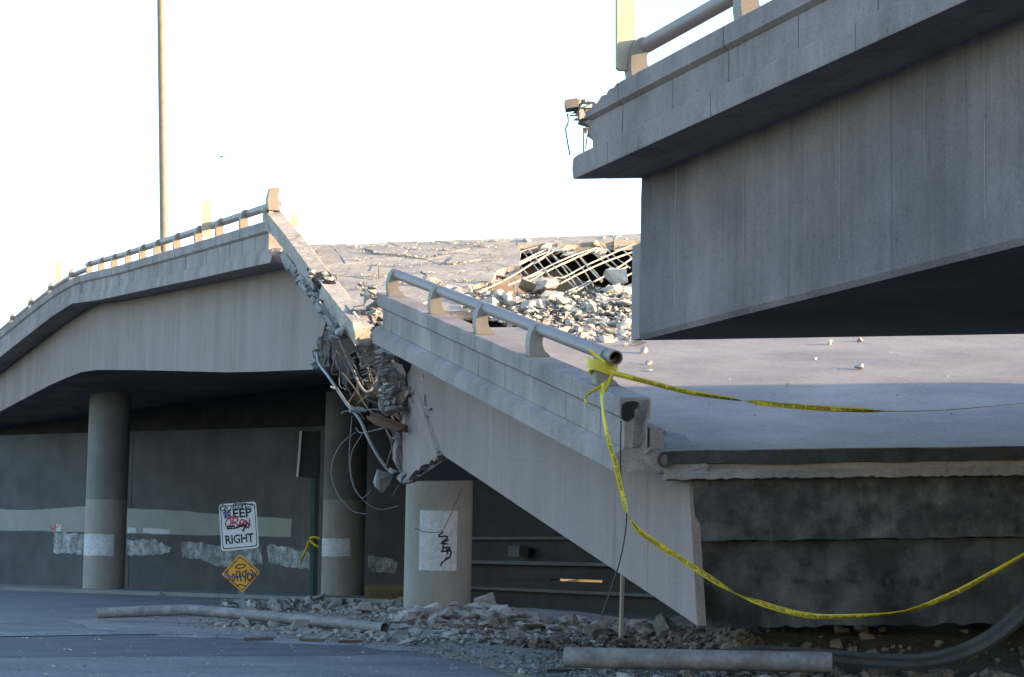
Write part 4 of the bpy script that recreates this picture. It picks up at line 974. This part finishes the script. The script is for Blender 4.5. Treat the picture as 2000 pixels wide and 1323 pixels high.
# ================= road signs
sy = 60.0
def SP(px, py, off=0.0): return U(px, py, sy - off)
base = G(474, 1231 - 60); bpz = U(474, 1190, sy); gs = Vector((bpz.x, sy, 0))
sg = thing('road_sign', 'tilted white keep right sign over a scribbled orange diamond on one post', 'road sign', gs)
pb0 = gs + Vector((0, 0.03, 0)); pt0 = U(466, 1000, sy + 0.03)
post = MB(); ax = Vector((1, 0, 0))
for x0, x1, y0, y1 in ((-0.075, -0.055, 0, 0.06), (0.055, 0.075, 0, 0.06), (-0.055, 0.055, 0.04, 0.06)):
    post.loft([[pb0 + Vector((x, y, -0.2)) for x, y in ((x0, y0), (x1, y0), (x1, y1), (x0, y1))], [pt0 + Vector((x, y, 0)) for x, y in ((x0, y0), (x1, y0), (x1, y1), (x0, y1))]])
post.build('post', M['signpost'], sg)
def rounded(pts, r, n=4, off=0.0):
    out = []
    for i in range(len(pts)):
        p, a, b = Vector((*pts[i], 0)), Vector((*pts[i - 1], 0)), Vector((*pts[(i + 1) % len(pts)], 0))
        u, v = (a - p).normalized() * r, (b - p).normalized() * r
        for k in range(n + 1):
            t = k / n; q = p + u * (1 - t) ** 2 + v * t ** 2; out.append((q.x, q.y))
    return out
def inset(pts, d):
    c = (sum(p[0] for p in pts) / len(pts), sum(p[1] for p in pts) / len(pts)); out = []
    for p in pts:
        v = Vector((p[0] - c[0], p[1] - c[1])); l = v.length; v *= (l - d) / l; out.append((c[0] + v.x, c[1] + v.y))
    return out
def plate_sign(name, pts, m, r, off, rim):
    po = rounded(pts, r)
    MBp = MB().prism([SP(x, y, off) for x, y in po], (0, 0.012, 0)); ob = MBp.build(name, m, sg)
    oo, ii = rounded(inset(pts, rim), r * 0.85), rounded(inset(pts, rim + 2.2), r * 0.75)
    n = len(oo); b = MB(); b.add([SP(x, y, off + 0.004) for x, y in oo] + [SP(x, y, off + 0.004) for x, y in ii], [(i, (i + 1) % n, n + (i + 1) % n, n + i) for i in range(n)])
    b.build('border', M['ink'], ob); return ob
kr = plate_sign('sign_plate', [(427, 985.5), (500, 979.5), (506, 1070.5), (432.5, 1077)], M['signw'], 7, 0.03, 4.5)
dm = plate_sign('diamond_plate', [(469, 1083), (508.5, 1117), (474, 1158.5), (432.5, 1122)], M['signy'], 4, 0.03, 3.5)
def sign_text(txt, x0, y0, x1, y1, hpx, parent):
    vs, fs = font_mesh(txt, 1.0, 0.035); W_ = max(v.x for v in vs); Hh = max(v.y for v in vs)
    dx, dy = (x1 - x0), (y1 - y0); L_ = math.hypot(dx, dy); nx, ny = dy / L_, -dx / L_
    b = MB(); b.add([SP(x0 + dx * v.x / W_ + nx * hpx * v.y / Hh, y0 + dy * v.x / W_ + ny * hpx * v.y / Hh, 0.037) for v in vs], fs)
    b.build('lettering', M['ink'], parent)
sign_text('KEEP', 438, 1013, 492, 1009, 17, kr); sign_text('RIGHT', 440, 1063, 496, 1058, 17, kr)
zs = lambda x, y: (x * 0.1966 + 400, y * 0.1965 + 960)
def scrib(lst, wpx, m, parent, off=0.042):
    for st in lst: stroke([zs(*p) for p in st], wpx, lambda x, y: SP(x, y, off), m, 'spray_stroke', parent, 6)
scrib([[(150, 150), (155, 185), (185, 190), (205, 160), (180, 135), (155, 145)], [(215, 140), (225, 185), (255, 190), (262, 140)], [(280, 190), (285, 130), (310, 130), (300, 160)], [(290, 160), (330, 185)], [(330, 135), (345, 180), (375, 130), (370, 180)], [(300, 125), (400, 120), (480, 140)], [(400, 130), (405, 185)], [(400, 160), (450, 150)], [(420, 180), (465, 165)]], 1.6, M['ink'], kr)
scrib([[(215, 290), (205, 330), (240, 350), (262, 300), (240, 265), (215, 290)], [(275, 340), (285, 270), (320, 265), (320, 300), (285, 310), (330, 330), (315, 355)], [(345, 345), (355, 290), (385, 285), (390, 350)], [(350, 320), (390, 315)], [(405, 285), (415, 350), (440, 345), (445, 270)], [(230, 270), (300, 245), (320, 255)], [(390, 360), (440, 360)]], 2.6, M['red'], kr, 0.041)
scrib([[(185, 200), (200, 270)], [(215, 195), (225, 265)], [(245, 190), (255, 250)], [(200, 230), (250, 215)]], 3.0, M['blue'], kr, 0.0395)
scrib([[(220, 340), (228, 378)], [(230, 352), (300, 345)], [(280, 372), (350, 350), (420, 335)], [(330, 345), (390, 330)], [(400, 290), (450, 345)], [(375, 400), (410, 330)], [(225, 372), (275, 368)]], 3.0, M['ink'], kr, 0.043)
scrib([[(305, 745), (345, 725), (400, 730), (385, 755), (320, 765), (305, 745)], [(240, 790), (215, 800), (225, 830), (250, 850), (240, 885), (215, 870)], [(270, 860), (280, 820), (300, 850), (285, 890), (268, 870)], [(310, 800), (325, 890)], [(310, 800), (345, 800), (340, 850), (318, 850)], [(350, 800), (360, 900)], [(405, 790), (375, 810), (385, 850), (410, 850)], [(410, 780), (400, 905)], [(430, 800), (425, 870), (455, 890), (470, 840), (440, 810)], [(445, 780), (470, 790), (480, 860), (430, 880)], [(490, 800), (510, 850)], [(315, 945), (350, 925), (410, 945)]], 1.9, M['ink'], dm)
scrib([[(190, 835), (260, 845), (340, 850), (420, 835), (500, 820)]], 3.6, M['blue'], dm, 0.039)
for x, y in ((467, 1060), (464, 992)):
    MB().tube([SP(x, y, 0.03), SP(x, y, 0.05)], 0.02, 8).build('bolt', M['signpost'], sg)

# green H post with a dark sign blade
gb = Vector((U(612, 1100, 88.6).x, 88.6, 0))
gp_ = thing('steel_post', 'green steel post carrying a dark sign seen edge on', 'post', gb)
pT = U(617, 842, 88.6)
def pst(x0, x1, y0, y1, m, nm):
    MB().loft([[gb + Vector((x, y, -0.1)) for x, y in ((x0, y0), (x1, y0), (x1, y1), (x0, y1))], [pT + Vector((x, y, 0)) for x, y in ((x0, y0), (x1, y0), (x1, y1), (x0, y1))]]).build(nm, m, gp_)
pst(-0.14, 0.02, -0.10, -0.06, M['green'], 'flange'); pst(0.0, 0.03, -0.06, 0.10, M['blk'], 'web'); pst(0.022, 0.20, -0.09, -0.05, M['blk'], 'flange')
sb = [(585, 842), (582, 890), (578, 932)]
MB().loft([[U(x, y, 88.3), U(x + 3.5, y, 88.3), U(x + 3.5, y, 88.35), U(x, y, 88.35)] for x, y in smooth_line([Vector((a, b, 0)) for a, b in sb], 4) for x, y in [(x, y)]] if False else [[U(v.x, v.y, 88.3), U(v.x + 4.5, v.y, 88.3), U(v.x + 4.5, v.y, 88.36), U(v.x, v.y, 88.36)] for v in smooth_line([Vector((a, b, 0)) for a, b in sb], 4)]).build('sign_lit_edge', M['pale'], gp_)  # pale strip paints the light caught on the blade's edge
MB().prism([U(589, 842, 88.4), U(626, 845, 88.4), U(622, 936, 88.4), U(583, 932, 88.4)], (0, 0.05, 0)).build('sign_blade', M['blk'], gp_)
pz = G(1213, 1222, 0.15); 
tag(MB().tube([Vector((U(1213, 1200, 46).x, 46, 0)), U(1216, 1118, 46)], 0.045, 8).build('guard_post', M['board']), 'thin dim steel post under the fallen girder beside the black cable', 'post')
# ================= pipes and strip on the ground
tag(MB().hollow(smooth_line([U(192, 1198, 54.5), U(345, 1192, 53.8), U(400, 1194, 53.3), U(560, 1208, 51.2), U(752, 1228, 48.6)], 8), 0.135, 0.012, 20).build('steel_pipe', M['pipe']), 'long bent grey pipe lying across the road below the road sign', 'pipe')
tag(MB().hollow([U(1102, 1284, 28.6), U(1360, 1289, 28.4), U(1625, 1294, 28.2)], 0.135, 0.014, 22).build('steel_pipe', M['pipe']), 'straight grey pipe lying in front of the dark hinge end', 'pipe')
strip = smooth_line([U(1380, 1283, 29.2), U(1470, 1272, 29.1), U(1570, 1279, 29.0), U(1700, 1291, 28.8), U(1800, 1293, 28.6), U(1880, 1275, 28.4), U(1950, 1238, 28.2), U(2030, 1165, 28.0)], 6)
rs = MB(); rings = []
for i, p in enumerate(strip):
    u = i / (len(strip) - 1); hw = lerp(0.03, 0.10, min(1, u * 3))
    t = (strip[min(i + 1, len(strip) - 1)] - strip[max(i - 1, 0)]).normalized(); n_ = t.cross(Vector((0, 1, 0))).normalized()
    if n_.z < 0: n_ = -n_
    a = n_ * hw; b = Vector((0, 0.05, 0)); lean = Vector((0, 0.14, 0))
    hw_ = 0
    rings.append([p - a - b, p - a * 0.5 - b * 1.6, p + a * 0.1 - b * 0.9, p + a * 0.5 - b * 1.5 + lean, p + a - b + lean, p + a + b + lean, p - a + b])
tag(rs.loft(rings).build('rubber_strip', M['rubber']), 'long black rubber strip curling upward at the right edge below the hinge', 'rubber strip')

# ================= debris beds
def mound(name, poly, hfun, m, nx=46, ny=26, kind='structure'):
    xs_ = [p[0] for p in poly]; ys_ = [p[1] for p in poly]; x0, x1, y0, y1 = min(xs_), max(xs_), min(ys_), max(ys_); vs = []; fs = []
    for j in range(ny + 1):
        for i in range(nx + 1):
            x, y = lerp(x0, x1, i / nx), lerp(y0, y1, j / ny); vs.append(Vector((x, y, hfun(x, y))))
    for j in range(ny):
        for i in range(nx): a = j * (nx + 1) + i; fs.append((a, a + 1, a + nx + 2, a + nx + 1))
    return MB().add(vs, fs).build(name, m, kind=kind)
def bump2(x, y, cx, cy, rx, ry): 
    d = ((x - cx) / rx) ** 2 + ((y - cy) / ry) ** 2; return max(0.0, 1 - d)
def hA(x, y): # pile round the near column
    return 0.34 * bump2(x, y, -2.2, 57.0, 5.4, 6.8) ** 0.8 + 0.28 * bump2(x, y, 2.2, 54, 5.5, 8) ** 0.8 + 0.05 * noise1((x, y, 0), 1.3) - 0.04
def hB(x, y): # debris strip below the hinge
    sx = min(1.0, max(0.0, (x - 0.0) / 1.6)); sx = sx * sx * (3 - 2 * sx); sy_ = min(1.0, max(0.0, (y - 25.5) / 1.0)) * min(1.0, max(0.0, (45 - y) / 10.0))
    berm = max(0.0, min(1.0, (x - 2.6) / 0.8)) * max(0.0, min(1.0, (y - 29.9) / 1.2))  # berm added to shut out light and darken the gap under the slab
    return -0.06 + 0.62 * berm * (1 + 0.2 * noise1((x, y, 4), 1.1)) + sx * sy_ * (0.27 + 0.04 * noise1((x, y, 2), 0.9)) + 0.015 * noise1((x, y, 0), 3)
mound('debris_bed', [(-10, 40), (10, 66)], hA, M['dust'])
mound('debris_bed', [(-0.6, 25), (22, 46)], hB, M['dirt'], 70, 50)
def ground_z(x, y): 
    z = 0.0
    if -10 < x < 10 and 40 < y < 66: z = max(z, hA(x, y))
    if -0.6 < x < 22 and 25 < y < 46: z = max(z, hB(x, y))
    return z
def G2(px, py):
    d = ray(px, py); t = 22.0 / d.y
    while t * d.y < 160:
        q = CAM + d * t
        if q.z <= ground_z(q.x, q.y): break
        t += 0.06
    q.z = ground_z(q.x, q.y); return q
rg = random.Random(101); n_big = 0
def scat(n, poly, smin, smax, key, label, group, power=1.6, sink=0.05):
    xs_ = [p[0] for p in poly]; ys_ = [p[1] for p in poly]; k = 0
    while k < n:
        x, y = rg.uniform(min(xs_), max(xs_)), rg.uniform(min(ys_), max(ys_))
        if not inpoly(x, y, poly): continue
        p = G2(x, y); s = smin + (smax - smin) * rg.random() ** power
        tag(chunk(p, s, key, rg=rg, sink=sink), label, 'concrete chunk', group); k += 1
scat(96, [(520, 1188), (600, 1172), (700, 1170), (790, 1182), (930, 1182), (1000, 1200), (1000, 1226), (840, 1222), (775, 1222), (760, 1208), (560, 1194)], 0.24, 0.56, 'rubg', 'pale broken concrete chunk in the rubble heap at the foot of the near column', 'rubble heap at the near column')
scat(14, [(425, 1180), (520, 1182), (560, 1196), (430, 1192)], 0.28, 0.6, 'rubg', 'pale broken concrete chunk behind the bent pipe near the sign post', 'rubble behind the bent pipe')
scat(16, [(420, 1212), (560, 1222), (740, 1240), (900, 1245), (880, 1262), (640, 1245), (440, 1222)], 0.18, 0.5, 'rubg', 'broken concrete chunk in front of the bent pipe on the road', 'rubble in front of the bent pipe')
scat(30, [(850, 1222), (1000, 1215), (1200, 1225), (1340, 1240), (1340, 1262), (1150, 1264), (940, 1250)], 0.2, 0.6, 'rubk', 'dirty dark concrete chunk in the debris below the sloping girder', 'dark debris below the girder')
scat(10, [(1340, 1245), (1480, 1250), (1480, 1268), (1330, 1268)], 0.10, 0.26, 'rubk', 'dirty dark concrete chunk on the soil under the hinge end', 'dark debris under the hinge')
# foreground row of pale stones
for i in range(22):
    x = rg.uniform(1000, 2000); y = rg.uniform(1303, 1322); p = U(x, y, rg.uniform(26.6, 27.9)); gz = ground_z(p.x, p.y)
    if p.x < 0.3: p = G2(x, y)
    else: p.z = gz
    tag(chunk(p, rg.uniform(0.10, 0.26), 'rubg', rg=rg), 'pale stone in the loose row along the bottom edge before the straight pipe', 'concrete chunk', 'stones before the straight pipe')
big = [(803, 1218, 0.85, 'rubg', 'large pale wedge-shaped concrete block at the open end of the bent pipe', 3, (0.95, 0.6, 0.75)), (952, 1192, 0.62, 'rubg', 'big rounded grey boulder of concrete right of the near column', 2, None), (490, 1206, 0.5, 'rubg', 'squarish pale concrete chunk leaning on the bent pipe below the sign post', 0, None), (535, 1214, 0.5, 'rubg', 'bulky pale concrete chunk half hiding the bent pipe', 6, None), (455, 1208, 0.32, 'rubg', 'small blocky concrete chunk leftmost against the bent pipe', 2, None),
       (800, 1262, 0.42, 'rubg', 'flat pale slab flake lying alone on the road before the heap', 5, (0.6, 0.4, 0.28)), (1008, 1297, 0.28, 'rubg', 'pointed grey stone left of the straight pipe end', 4, None), (1270, 1246, 0.5, 'rubk', 'long brown slab piece in the debris under the girder', 5, (0.75, 0.4, 0.4)), (1275, 1262, 0.30, 'rubk', 'upright tan flake beside the straight pipe', 7, None)]
for x, y, s, k, lab, kk, scv in big:
    tag(chunk(G2(x, y), s, k, rg=rg, k=kk, sc=scv, sink=0.1), lab, 'concrete chunk')

# ---- rubble on the fallen deck
def deckp(px, py):
    n = aF.cross(qF).normalized(); p = hit(px, py, onF(0, 0), n)
    t = (p.y - E0.y) / aF.y
    if t > TK: p = Hf(px, py)
    return p
def scat_deck(n, poly, smin, smax, label, group, power=2.2, key='rubd'):
    xs_ = [p[0] for p in poly]; ys_ = [p[1] for p in poly]; k = 0
    while k < n:
        x, y = rg.uniform(min(xs_), max(xs_)), rg.uniform(min(ys_), max(ys_))
        if not inpoly(x, y, poly): continue
        tag(chunk(deckp(x, y), smin + (smax - smin) * rg.random() ** power, key, rg=rg), label, 'concrete chunk', group); k += 1
gd = 'sunlit rubble on the fallen deck'
scat_deck(44, [(900, 578), (960, 580), (1040, 578), (1120, 590), (1240, 560), (1250, 600), (1180, 612), (1060, 610), (920, 600)], 0.15, 0.48, 'sunlit pale concrete chunk heaped below the rebar hole', gd)
scat_deck(30, [(900, 600), (1250, 605), (1250, 655), (1150, 665), (1040, 645), (930, 620)], 0.10, 0.40, 'sunlit pale concrete chunk scattered on the deck behind the fallen rail', gd, 2.6)
scat_deck(12, [(1130, 630), (1250, 625), (1250, 668), (1160, 672)], 0.15, 0.44, 'sunlit pale concrete chunk in the cluster beside the overhead girder corner', gd, 1.6)
scat_deck(18, [(850, 556), (900, 560), (960, 566), (1000, 590), (960, 606), (890, 596), (850, 575)], 0.12, 0.45, 'sunlit pale concrete chunk along the torn seam behind the fallen rail posts', gd, 1.8)
for x, y, s, k, lab in ((1200, 556, 0.7, 1, 'big tilted pale slab block at the right lip of the rebar hole'), (1062, 572, 0.6, 0, 'big rounded pale block under the rebar mesh'), (1195, 578, 0.34, 2, 'cube-like white chunk right of the rubble heap'), (1030, 572, 0.6, 5, 'flat tilted slab leaning at the left foot of the rebar hole'), (1250, 676, 0.25, 3, 'white stone pair piece just below the overhead girder corner'),
                     (1257, 690, 0.2, 4, 'white stone nearest below the overhead girder corner'), (1223, 676, 0.11, 2, 'small white stone left of the overhead girder corner'), (1622, 674, 0.18, 1, 'pale stone on the deck below the middle of the overhead girder'), (1680, 668, 0.15, 8, 'small tan stone half hidden under the overhead girder edge'), (1678, 722, 0.2, 4, 'lone pale stone on the middle of the deck'), (1593, 703, 0.07, 2, 'tiny pale pebble left of the lone deck stone'), (1268, 712, 0.12, 6, 'small tan stone beside the taut tape start'), (1268, 726, 0.09, 3, 'little pale stone just above the taut tape'), (1538, 752, 0.06, 2, 'tiny white pebble in the strip of light on the deck'), (1752, 773, 0.07, 1, 'tiny grey pebble on the shaded deck above the tape'), (1296, 848, 0.16, 4, 'grey stone on the shaded deck corner beside the curb step')):
    tag(chunk(deckp(x, y), s, 'rubd', rg=rg, k=k, sink=0.1), lab, 'concrete chunk')
def poly_sampler_(poly, place):
    xs_ = [p[0] for p in poly]; ys_ = [p[1] for p in poly]
    def f(r_):
        while True:
            x, y = r_.uniform(min(xs_), max(xs_)), r_.uniform(min(ys_), max(ys_))
            if inpoly(x, y, poly): return place(x, y)
    return f
def fill(n, sampler, smin, smax, key, name, power=2.0):
    b = MB(); r_ = random.Random(n + 5); src = []
    for me in ROCKS[key]: src.append(([v.co.copy() for v in me.vertices], [tuple(p.vertices) for p in me.polygons]))
    small = []
    for sd in range(8):
        me = rock_mesh(sd + 500, r_.uniform(0.45, 0.9)); bm = bmesh.new(); bm.from_mesh(me); bm.free()
        small.append(([v.co.copy() for v in me.vertices], [tuple(p.vertices) for p in me.polygons])); bpy.data.meshes.remove(me)
    for _ in range(n):
        p = sampler(r_); sz = smin + (smax - smin) * r_.random() ** power; vs, fs = small[r_.randrange(8)]
        E_ = Matrix.Rotation(r_.uniform(0, 6.28), 3, 'Z') @ Matrix.Rotation(r_.uniform(-.5, .5), 3, 'X')
        b.add([p + (E_ @ v) * sz + Vector((0, 0, sz * 0.22)) for v in vs], fs)
    return b.build(name, M[key], kind='stuff')
fill(420, poly_sampler_([(410, 1186), (600, 1168), (800, 1178), (1000, 1196), (1180, 1220), (1180, 1250), (900, 1258), (775, 1238), (762, 1214), (560, 1194), (420, 1188)], G2), 0.10, 0.30, 'rubg', 'heap_rubble')
fill(110, poly_sampler_([(400, 1216), (560, 1228), (740, 1246), (900, 1250), (890, 1266), (640, 1254), (420, 1232)], G2), 0.07, 0.22, 'rubg', 'roadside_rubble')
fill(260, poly_sampler_([(860, 1222), (1340, 1232), (1470, 1250), (1470, 1272), (1100, 1268), (900, 1255)], G2), 0.10, 0.30, 'rubk', 'dark_rubble')
fill(260, lambda r_: (lambda x, y: Vector((x, y, ground_z(x, y))))(r_.uniform(2.4, 8.5), r_.uniform(28.9, 31.0)), 0.06, 0.26, 'rubk', 'hinge_debris', 2.5)
fill(150, poly_sampler_([(870, 566), (960, 572), (1040, 576), (1240, 565), (1250, 660), (1160, 668), (1000, 640), (890, 600)], deckp), 0.07, 0.22, 'rubd', 'deck_rubble')
fill(160, lambda r_: (lambda x, y: Vector((x, y, ground_z(x, y))))(r_.uniform(-0.3, 8), r_.uniform(26.4, 28.0)), 0.05, 0.14, 'rubg', 'stone_rubble')
# fine grit: loose shards, one mesh per place
def grit(n, sampler, smin, smax, m, name):
    b = MB(); r_ = random.Random(n)
    for _ in range(n):
        p = sampler(r_); s = smin + (smax - smin) * r_.random() ** 3
        a = [Vector((r_.uniform(-1, 1), r_.uniform(-1, 1), r_.uniform(-0.2, 0.8))) * s for _ in range(4)]
        a.append(Vector((r_.uniform(-0.5, 0.5), r_.uniform(-0.5, 0.5), 1.0)) * s * 0.8)
        b.add([p + q for q in a], [(0, 1, 4), (1, 2, 4), (2, 3, 4), (3, 0, 4), (0, 1, 2, 3)])
    return b.build(name, m, kind='stuff')
def poly_sampler(poly, place):
    xs_ = [p[0] for p in poly]; ys_ = [p[1] for p in poly]
    def f(r_):
        while True:
            x, y = r_.uniform(min(xs_), max(xs_)), r_.uniform(min(ys_), max(ys_))
            if inpoly(x, y, poly): return place(x, y)
    return f
grit(4200, poly_sampler([(420, 1190), (600, 1176), (800, 1180), (1000, 1200), (1200, 1225), (1180, 1262), (900, 1262), (640, 1246), (420, 1226)], G2), 0.03, 0.16, M['rubg'], 'rubble_grit')
grit(2600, poly_sampler([(230, 1200), (600, 1225), (900, 1262), (1200, 1290), (1250, 1322), (1050, 1322), (760, 1268), (420, 1236)], G2), 0.015, 0.07, M['rubg'], 'road_grit')
grit(2600, poly_sampler([(860, 1222), (1340, 1235), (1480, 1255), (1480, 1275), (1100, 1275), (900, 1255)], G2), 0.03, 0.15, M['rubk'], 'dark_grit')
grit(2600, lambda r_: (lambda x, y: Vector((x, y, ground_z(x, y))))(r_.uniform(-0.3, 8), r_.uniform(26.2, 29.6)), 0.015, 0.08, M['rubg'], 'stone_grit')
grit(2600, poly_sampler([(880, 572), (1040, 576), (1240, 565), (1250, 665), (1160, 668), (1000, 640), (900, 605)], deckp), 0.02, 0.12, M['rubd'], 'deck_grit')
grit(500, poly_sampler([(-20, 1190), (200, 1195), (700, 1250), (1000, 1300), (1000, 1323), (-20, 1323)], G2), 0.01, 0.045, M['rubg'], 'road_specks')
grit(900, poly_sampler([(640, 490), (1000, 474), (985, 530), (900, 575), (720, 560)], lambda x, y: Hf(x, y + 5 * math.sin(x * 0.07) * 0, 0.0)) if False else (lambda r_: Hf(*(lambda a: (a[0], a[1]))((lambda row, x: (x, crest(x) + (8, 17, 29, 45, 64, 84)[row] + 3 * math.sin(x * 0.05 + row * 2) + r_.gauss(0, 1.0) - (x - 800) * 0.01))(r_.randrange(6), r_.uniform(690, 985))), 0.02)), 0.012, 0.07, M['rubd'], 'crack_crumbs')
grit(160, poly_sampler([(1200, 640), (1990, 660), (1990, 840), (1400, 850), (1270, 780)], deckp), 0.006, 0.03, M['rubd'], 'deck_pebbles')
# litter
for x, y, lab, c in ((315, 1163, 'crumpled white paper on the road by the far kerb', 'paper'), (48, 1247, 'white scrap on the dark road patch nearest the left edge', 'paper'), (132, 1270, 'white scrap on the dark road patch lower down', 'paper'), (190, 1250, 'small white scrap right of the others on the dark patch', 'paper'), (305, 1206, 'pale paper strip lying under the bent pipe', 'paper')):
    p = G(x, y, 0.02); b = MB(); rl = random.Random(x)
    K = 0.5 if x != 315 else 1.0
    _n0 = len(b.v)
    b.loft([[p + Vector((-0.13, rl.uniform(-.1, .1), 0)), p + Vector((-0.1, 0.12, 0.05))], [p + Vector((0, -0.1, 0.06 if x != 315 else 0.16)), p + Vector((0.02, 0.12, 0.03))], [p + Vector((0.12, -0.05, 0.0)), p + Vector((0.14, 0.1, 0.02))]], caps=False, closed=False)
    b.v = [p + (v - p) * K for v in b.v]
    tag(b.build('paper_scrap', M['paper']), lab, 'litter', 'paper scraps on the road')
for x, y, l, a, lab in ((505, 1252, 0.6, 0.1, 'brown wood splinter on the road below the sign'), (610, 1254, 0.5, -0.1, 'thin brown stick right of the wood splinter'), (685, 1257, 0.5, 0.2, 'brown flat stick farther right on the dusty road'), (1105, 1316, 0.55, 0.0, 'black strip lying flat at the bottom edge left of the pipe'), (1090, 1264, 0.4, 0.1, 'dark lath on the grit above the left end of the straight pipe')):
    p = G2(x, y) + Vector((0, 0, 0.04)); d = Vector((math.cos(a), math.sin(a), 0.02)) * l / 2
    tag(MB().box(p, d, Vector((-d.y, d.x, 0)) * 0.2 + Vector((0, 0.03, 0)), (0, 0, 0.025)).build('wood_scrap', M['wood'] if x < 1000 else M['blk']), lab, 'wood scrap')
# dry grass strip behind the near column
gv = MB(); rgg = random.Random(55)
for _ in range(1500):
    x, y = rgg.uniform(716, 792), rgg.uniform(1156, 1172); p = G(x, y) ; p.y = rgg.uniform(84.5, 87.5); p = U(x, 1165, p.y); p.z = 0.0
    h = rgg.uniform(0.25, 0.75); l = Vector((rgg.uniform(-.12, .12), rgg.uniform(-.12, .12), h)); s_ = Vector((0.02, 0, 0))
    gv.add([p - s_, p + s_, p + l], [(0, 1, 2)])
gv.build('dry_grass', M['grass'], kind='stuff')
bank = mound('dry_bank', [(-6, 92), (40, 130)], lambda x, y: 0.9 + 0.35 * noise1((x, y, 0), 0.6) if y > 93 else -0.04, M['grass'], 40, 20)
# birds
for px, py, span, lab in ((432, 307, 20, 'larger gull gliding in the white sky right of the lamp pole'), (297, 357, 9, 'tiny bird in the sky just left of the lamp pole'), (754, 278, 7, 'tiny bird alone in the middle of the sky')):
    Yb = 150.0; c = U(px, py, Yb); s = span / F * Yb / 2; o = thing('bird', lab, 'bird', c)
    MB().tube([c + Vector((0, -0.25 * s, 0)), c + Vector((0, -0.1 * s, 0.02 * s)), c + Vector((0, 0.15 * s, 0.02 * s)), c + Vector((0, 0.4 * s, 0))], lambda u: s * (0.05 + 0.16 * math.sin(u * math.pi)), 8).build('body', M['bird'], o)
    for sg_ in (-1, 1):
        up = -0.5 if span > 15 else 0.6
        wing = [(0.04, 0.0, 0.05), (0.45, 0.05, 0.22 if up < 0 else 0.3), (1.0, 0.15, 0.22 + up * 0.4 if up < 0 else 0.6)]
        MB().loft([[c + Vector((sg_ * a * s, (b - ch) * s, z * s)), c + Vector((sg_ * a * s, b * s, (z + 0.14) * s)), c + Vector((sg_ * a * s, (b + ch) * s, z * s))] for (a, b, z), ch in zip(wing, (0.30, 0.26, 0.05))]).build('wing', M['bird'], o)

# ------------------------------------------------------------------ labels of the loose chunks: size, shape, nearest landmark
SHAPE = ('blocky', 'flattish', 'rounded', 'slab-like', 'wedge-shaped', 'thin flat', 'chunky', 'low', 'angular')
MARK = {'sunlit rubble on the fallen deck': ('sunlit', [(905, 560, 'by the rail post second from the top'), (960, 590, 'left of the big pale block'), (1010, 600, 'just behind the rail, left of the heap'), (1062, 585, 'under the left part of the rebar mesh'), (1110, 590, 'below the middle of the rebar mesh'), (1160, 590, 'below the tilted slab block'), (1215, 590, 'against the overhead girder edge'), (1080, 625, 'over the middle of the fallen rail'), (1150, 630, 'in the middle of the scattered stones'), (1215, 635, 'beside the overhead girder corner'), (1190, 660, 'behind the low end of the rail')]),
 'rubble heap at the near column': ('pale', [(530, 1195, 'at the left tip of the heap'), (590, 1190, 'in front of the green steel post'), (660, 1185, 'before the middle column'), (720, 1190, 'between the two right columns'), (700, 1212, 'above the open end of the bent pipe'), (780, 1190, 'at the left foot of the near column'), (850, 1190, 'at the front of the near column'), (910, 1195, 'between near column and grey boulder'), (970, 1205, 'beside the grey boulder'), (830, 1220, 'right of the wedge-shaped block')]),
 'rubble behind the bent pipe': ('pale', [(440, 1188, 'behind the pipe left of the sign post'), (480, 1188, 'at the sign post foot'), (535, 1190, 'behind the pipe right of the sign post')]),
 'rubble in front of the bent pipe': ('grey', [(440, 1218, 'before the left half of the bent pipe'), (540, 1225, 'before the bent pipe below the sign'), (640, 1235, 'before the right half of the bent pipe'), (740, 1245, 'just below the open pipe end'), (850, 1252, 'below the wedge-shaped block')]),
 'dark debris below the girder': ('dirty dark', [(900, 1235, 'below the near column'), (980, 1240, 'below the grey boulder'), (1060, 1245, 'left of the dim guard post'), (1140, 1245, 'above the straight pipe left end'), (1210, 1245, 'at the dim guard post foot'), (1300, 1250, 'near the low girder tip')]),
 'dark debris under the hinge': ('dirty dark', [(1350, 1258, 'right under the girder tip'), (1410, 1258, 'between girder tip and rubber strip'), (1465, 1260, 'at the start of the rubber strip')]),
 'stones before the straight pipe': ('pale', [(1050, 1312, 'left of the straight pipe'), (1180, 1315, 'before the left end of the straight pipe'), (1320, 1315, 'before the middle of the straight pipe'), (1470, 1315, 'before the right half of the straight pipe'), (1620, 1315, 'at the right end of the straight pipe'), (1760, 1315, 'before the rubber strip'), (1920, 1315, 'in the bottom right corner')])}
for gname, (tone, marks) in MARK.items():
    mem = [o for o in bpy.data.objects if o.get('group') == gname and not o.parent]
    px_w = {o.name: o.scale.x / max(1.0, o.location.y) * F for o in mem}
    used = {}
    for o in mem:
        x, y = proj(o.location); mk = min(marks, key=lambda m: (m[0] - x) ** 2 + ((m[1] - y) * 2.2) ** 2)[2]
        me_i = next((i for k in ROCKS for i, m in enumerate(ROCKS[k]) if m == o.data), 0)
        used.setdefault(mk, []).append((o, me_i, px_w[o.name]))
    for mk, lst in used.items():
        lst.sort(key=lambda q: -q[2]); n = len(lst)
        for r_, (o, mi, wpx) in enumerate(lst):
            size = 'largest' if r_ == 0 else ('big' if r_ < n * 0.33 else ('middling' if r_ < n * 0.66 else 'small'))
            o['label'] = f"{size} {tone} {SHAPE[mi]} concrete chunk {mk}"
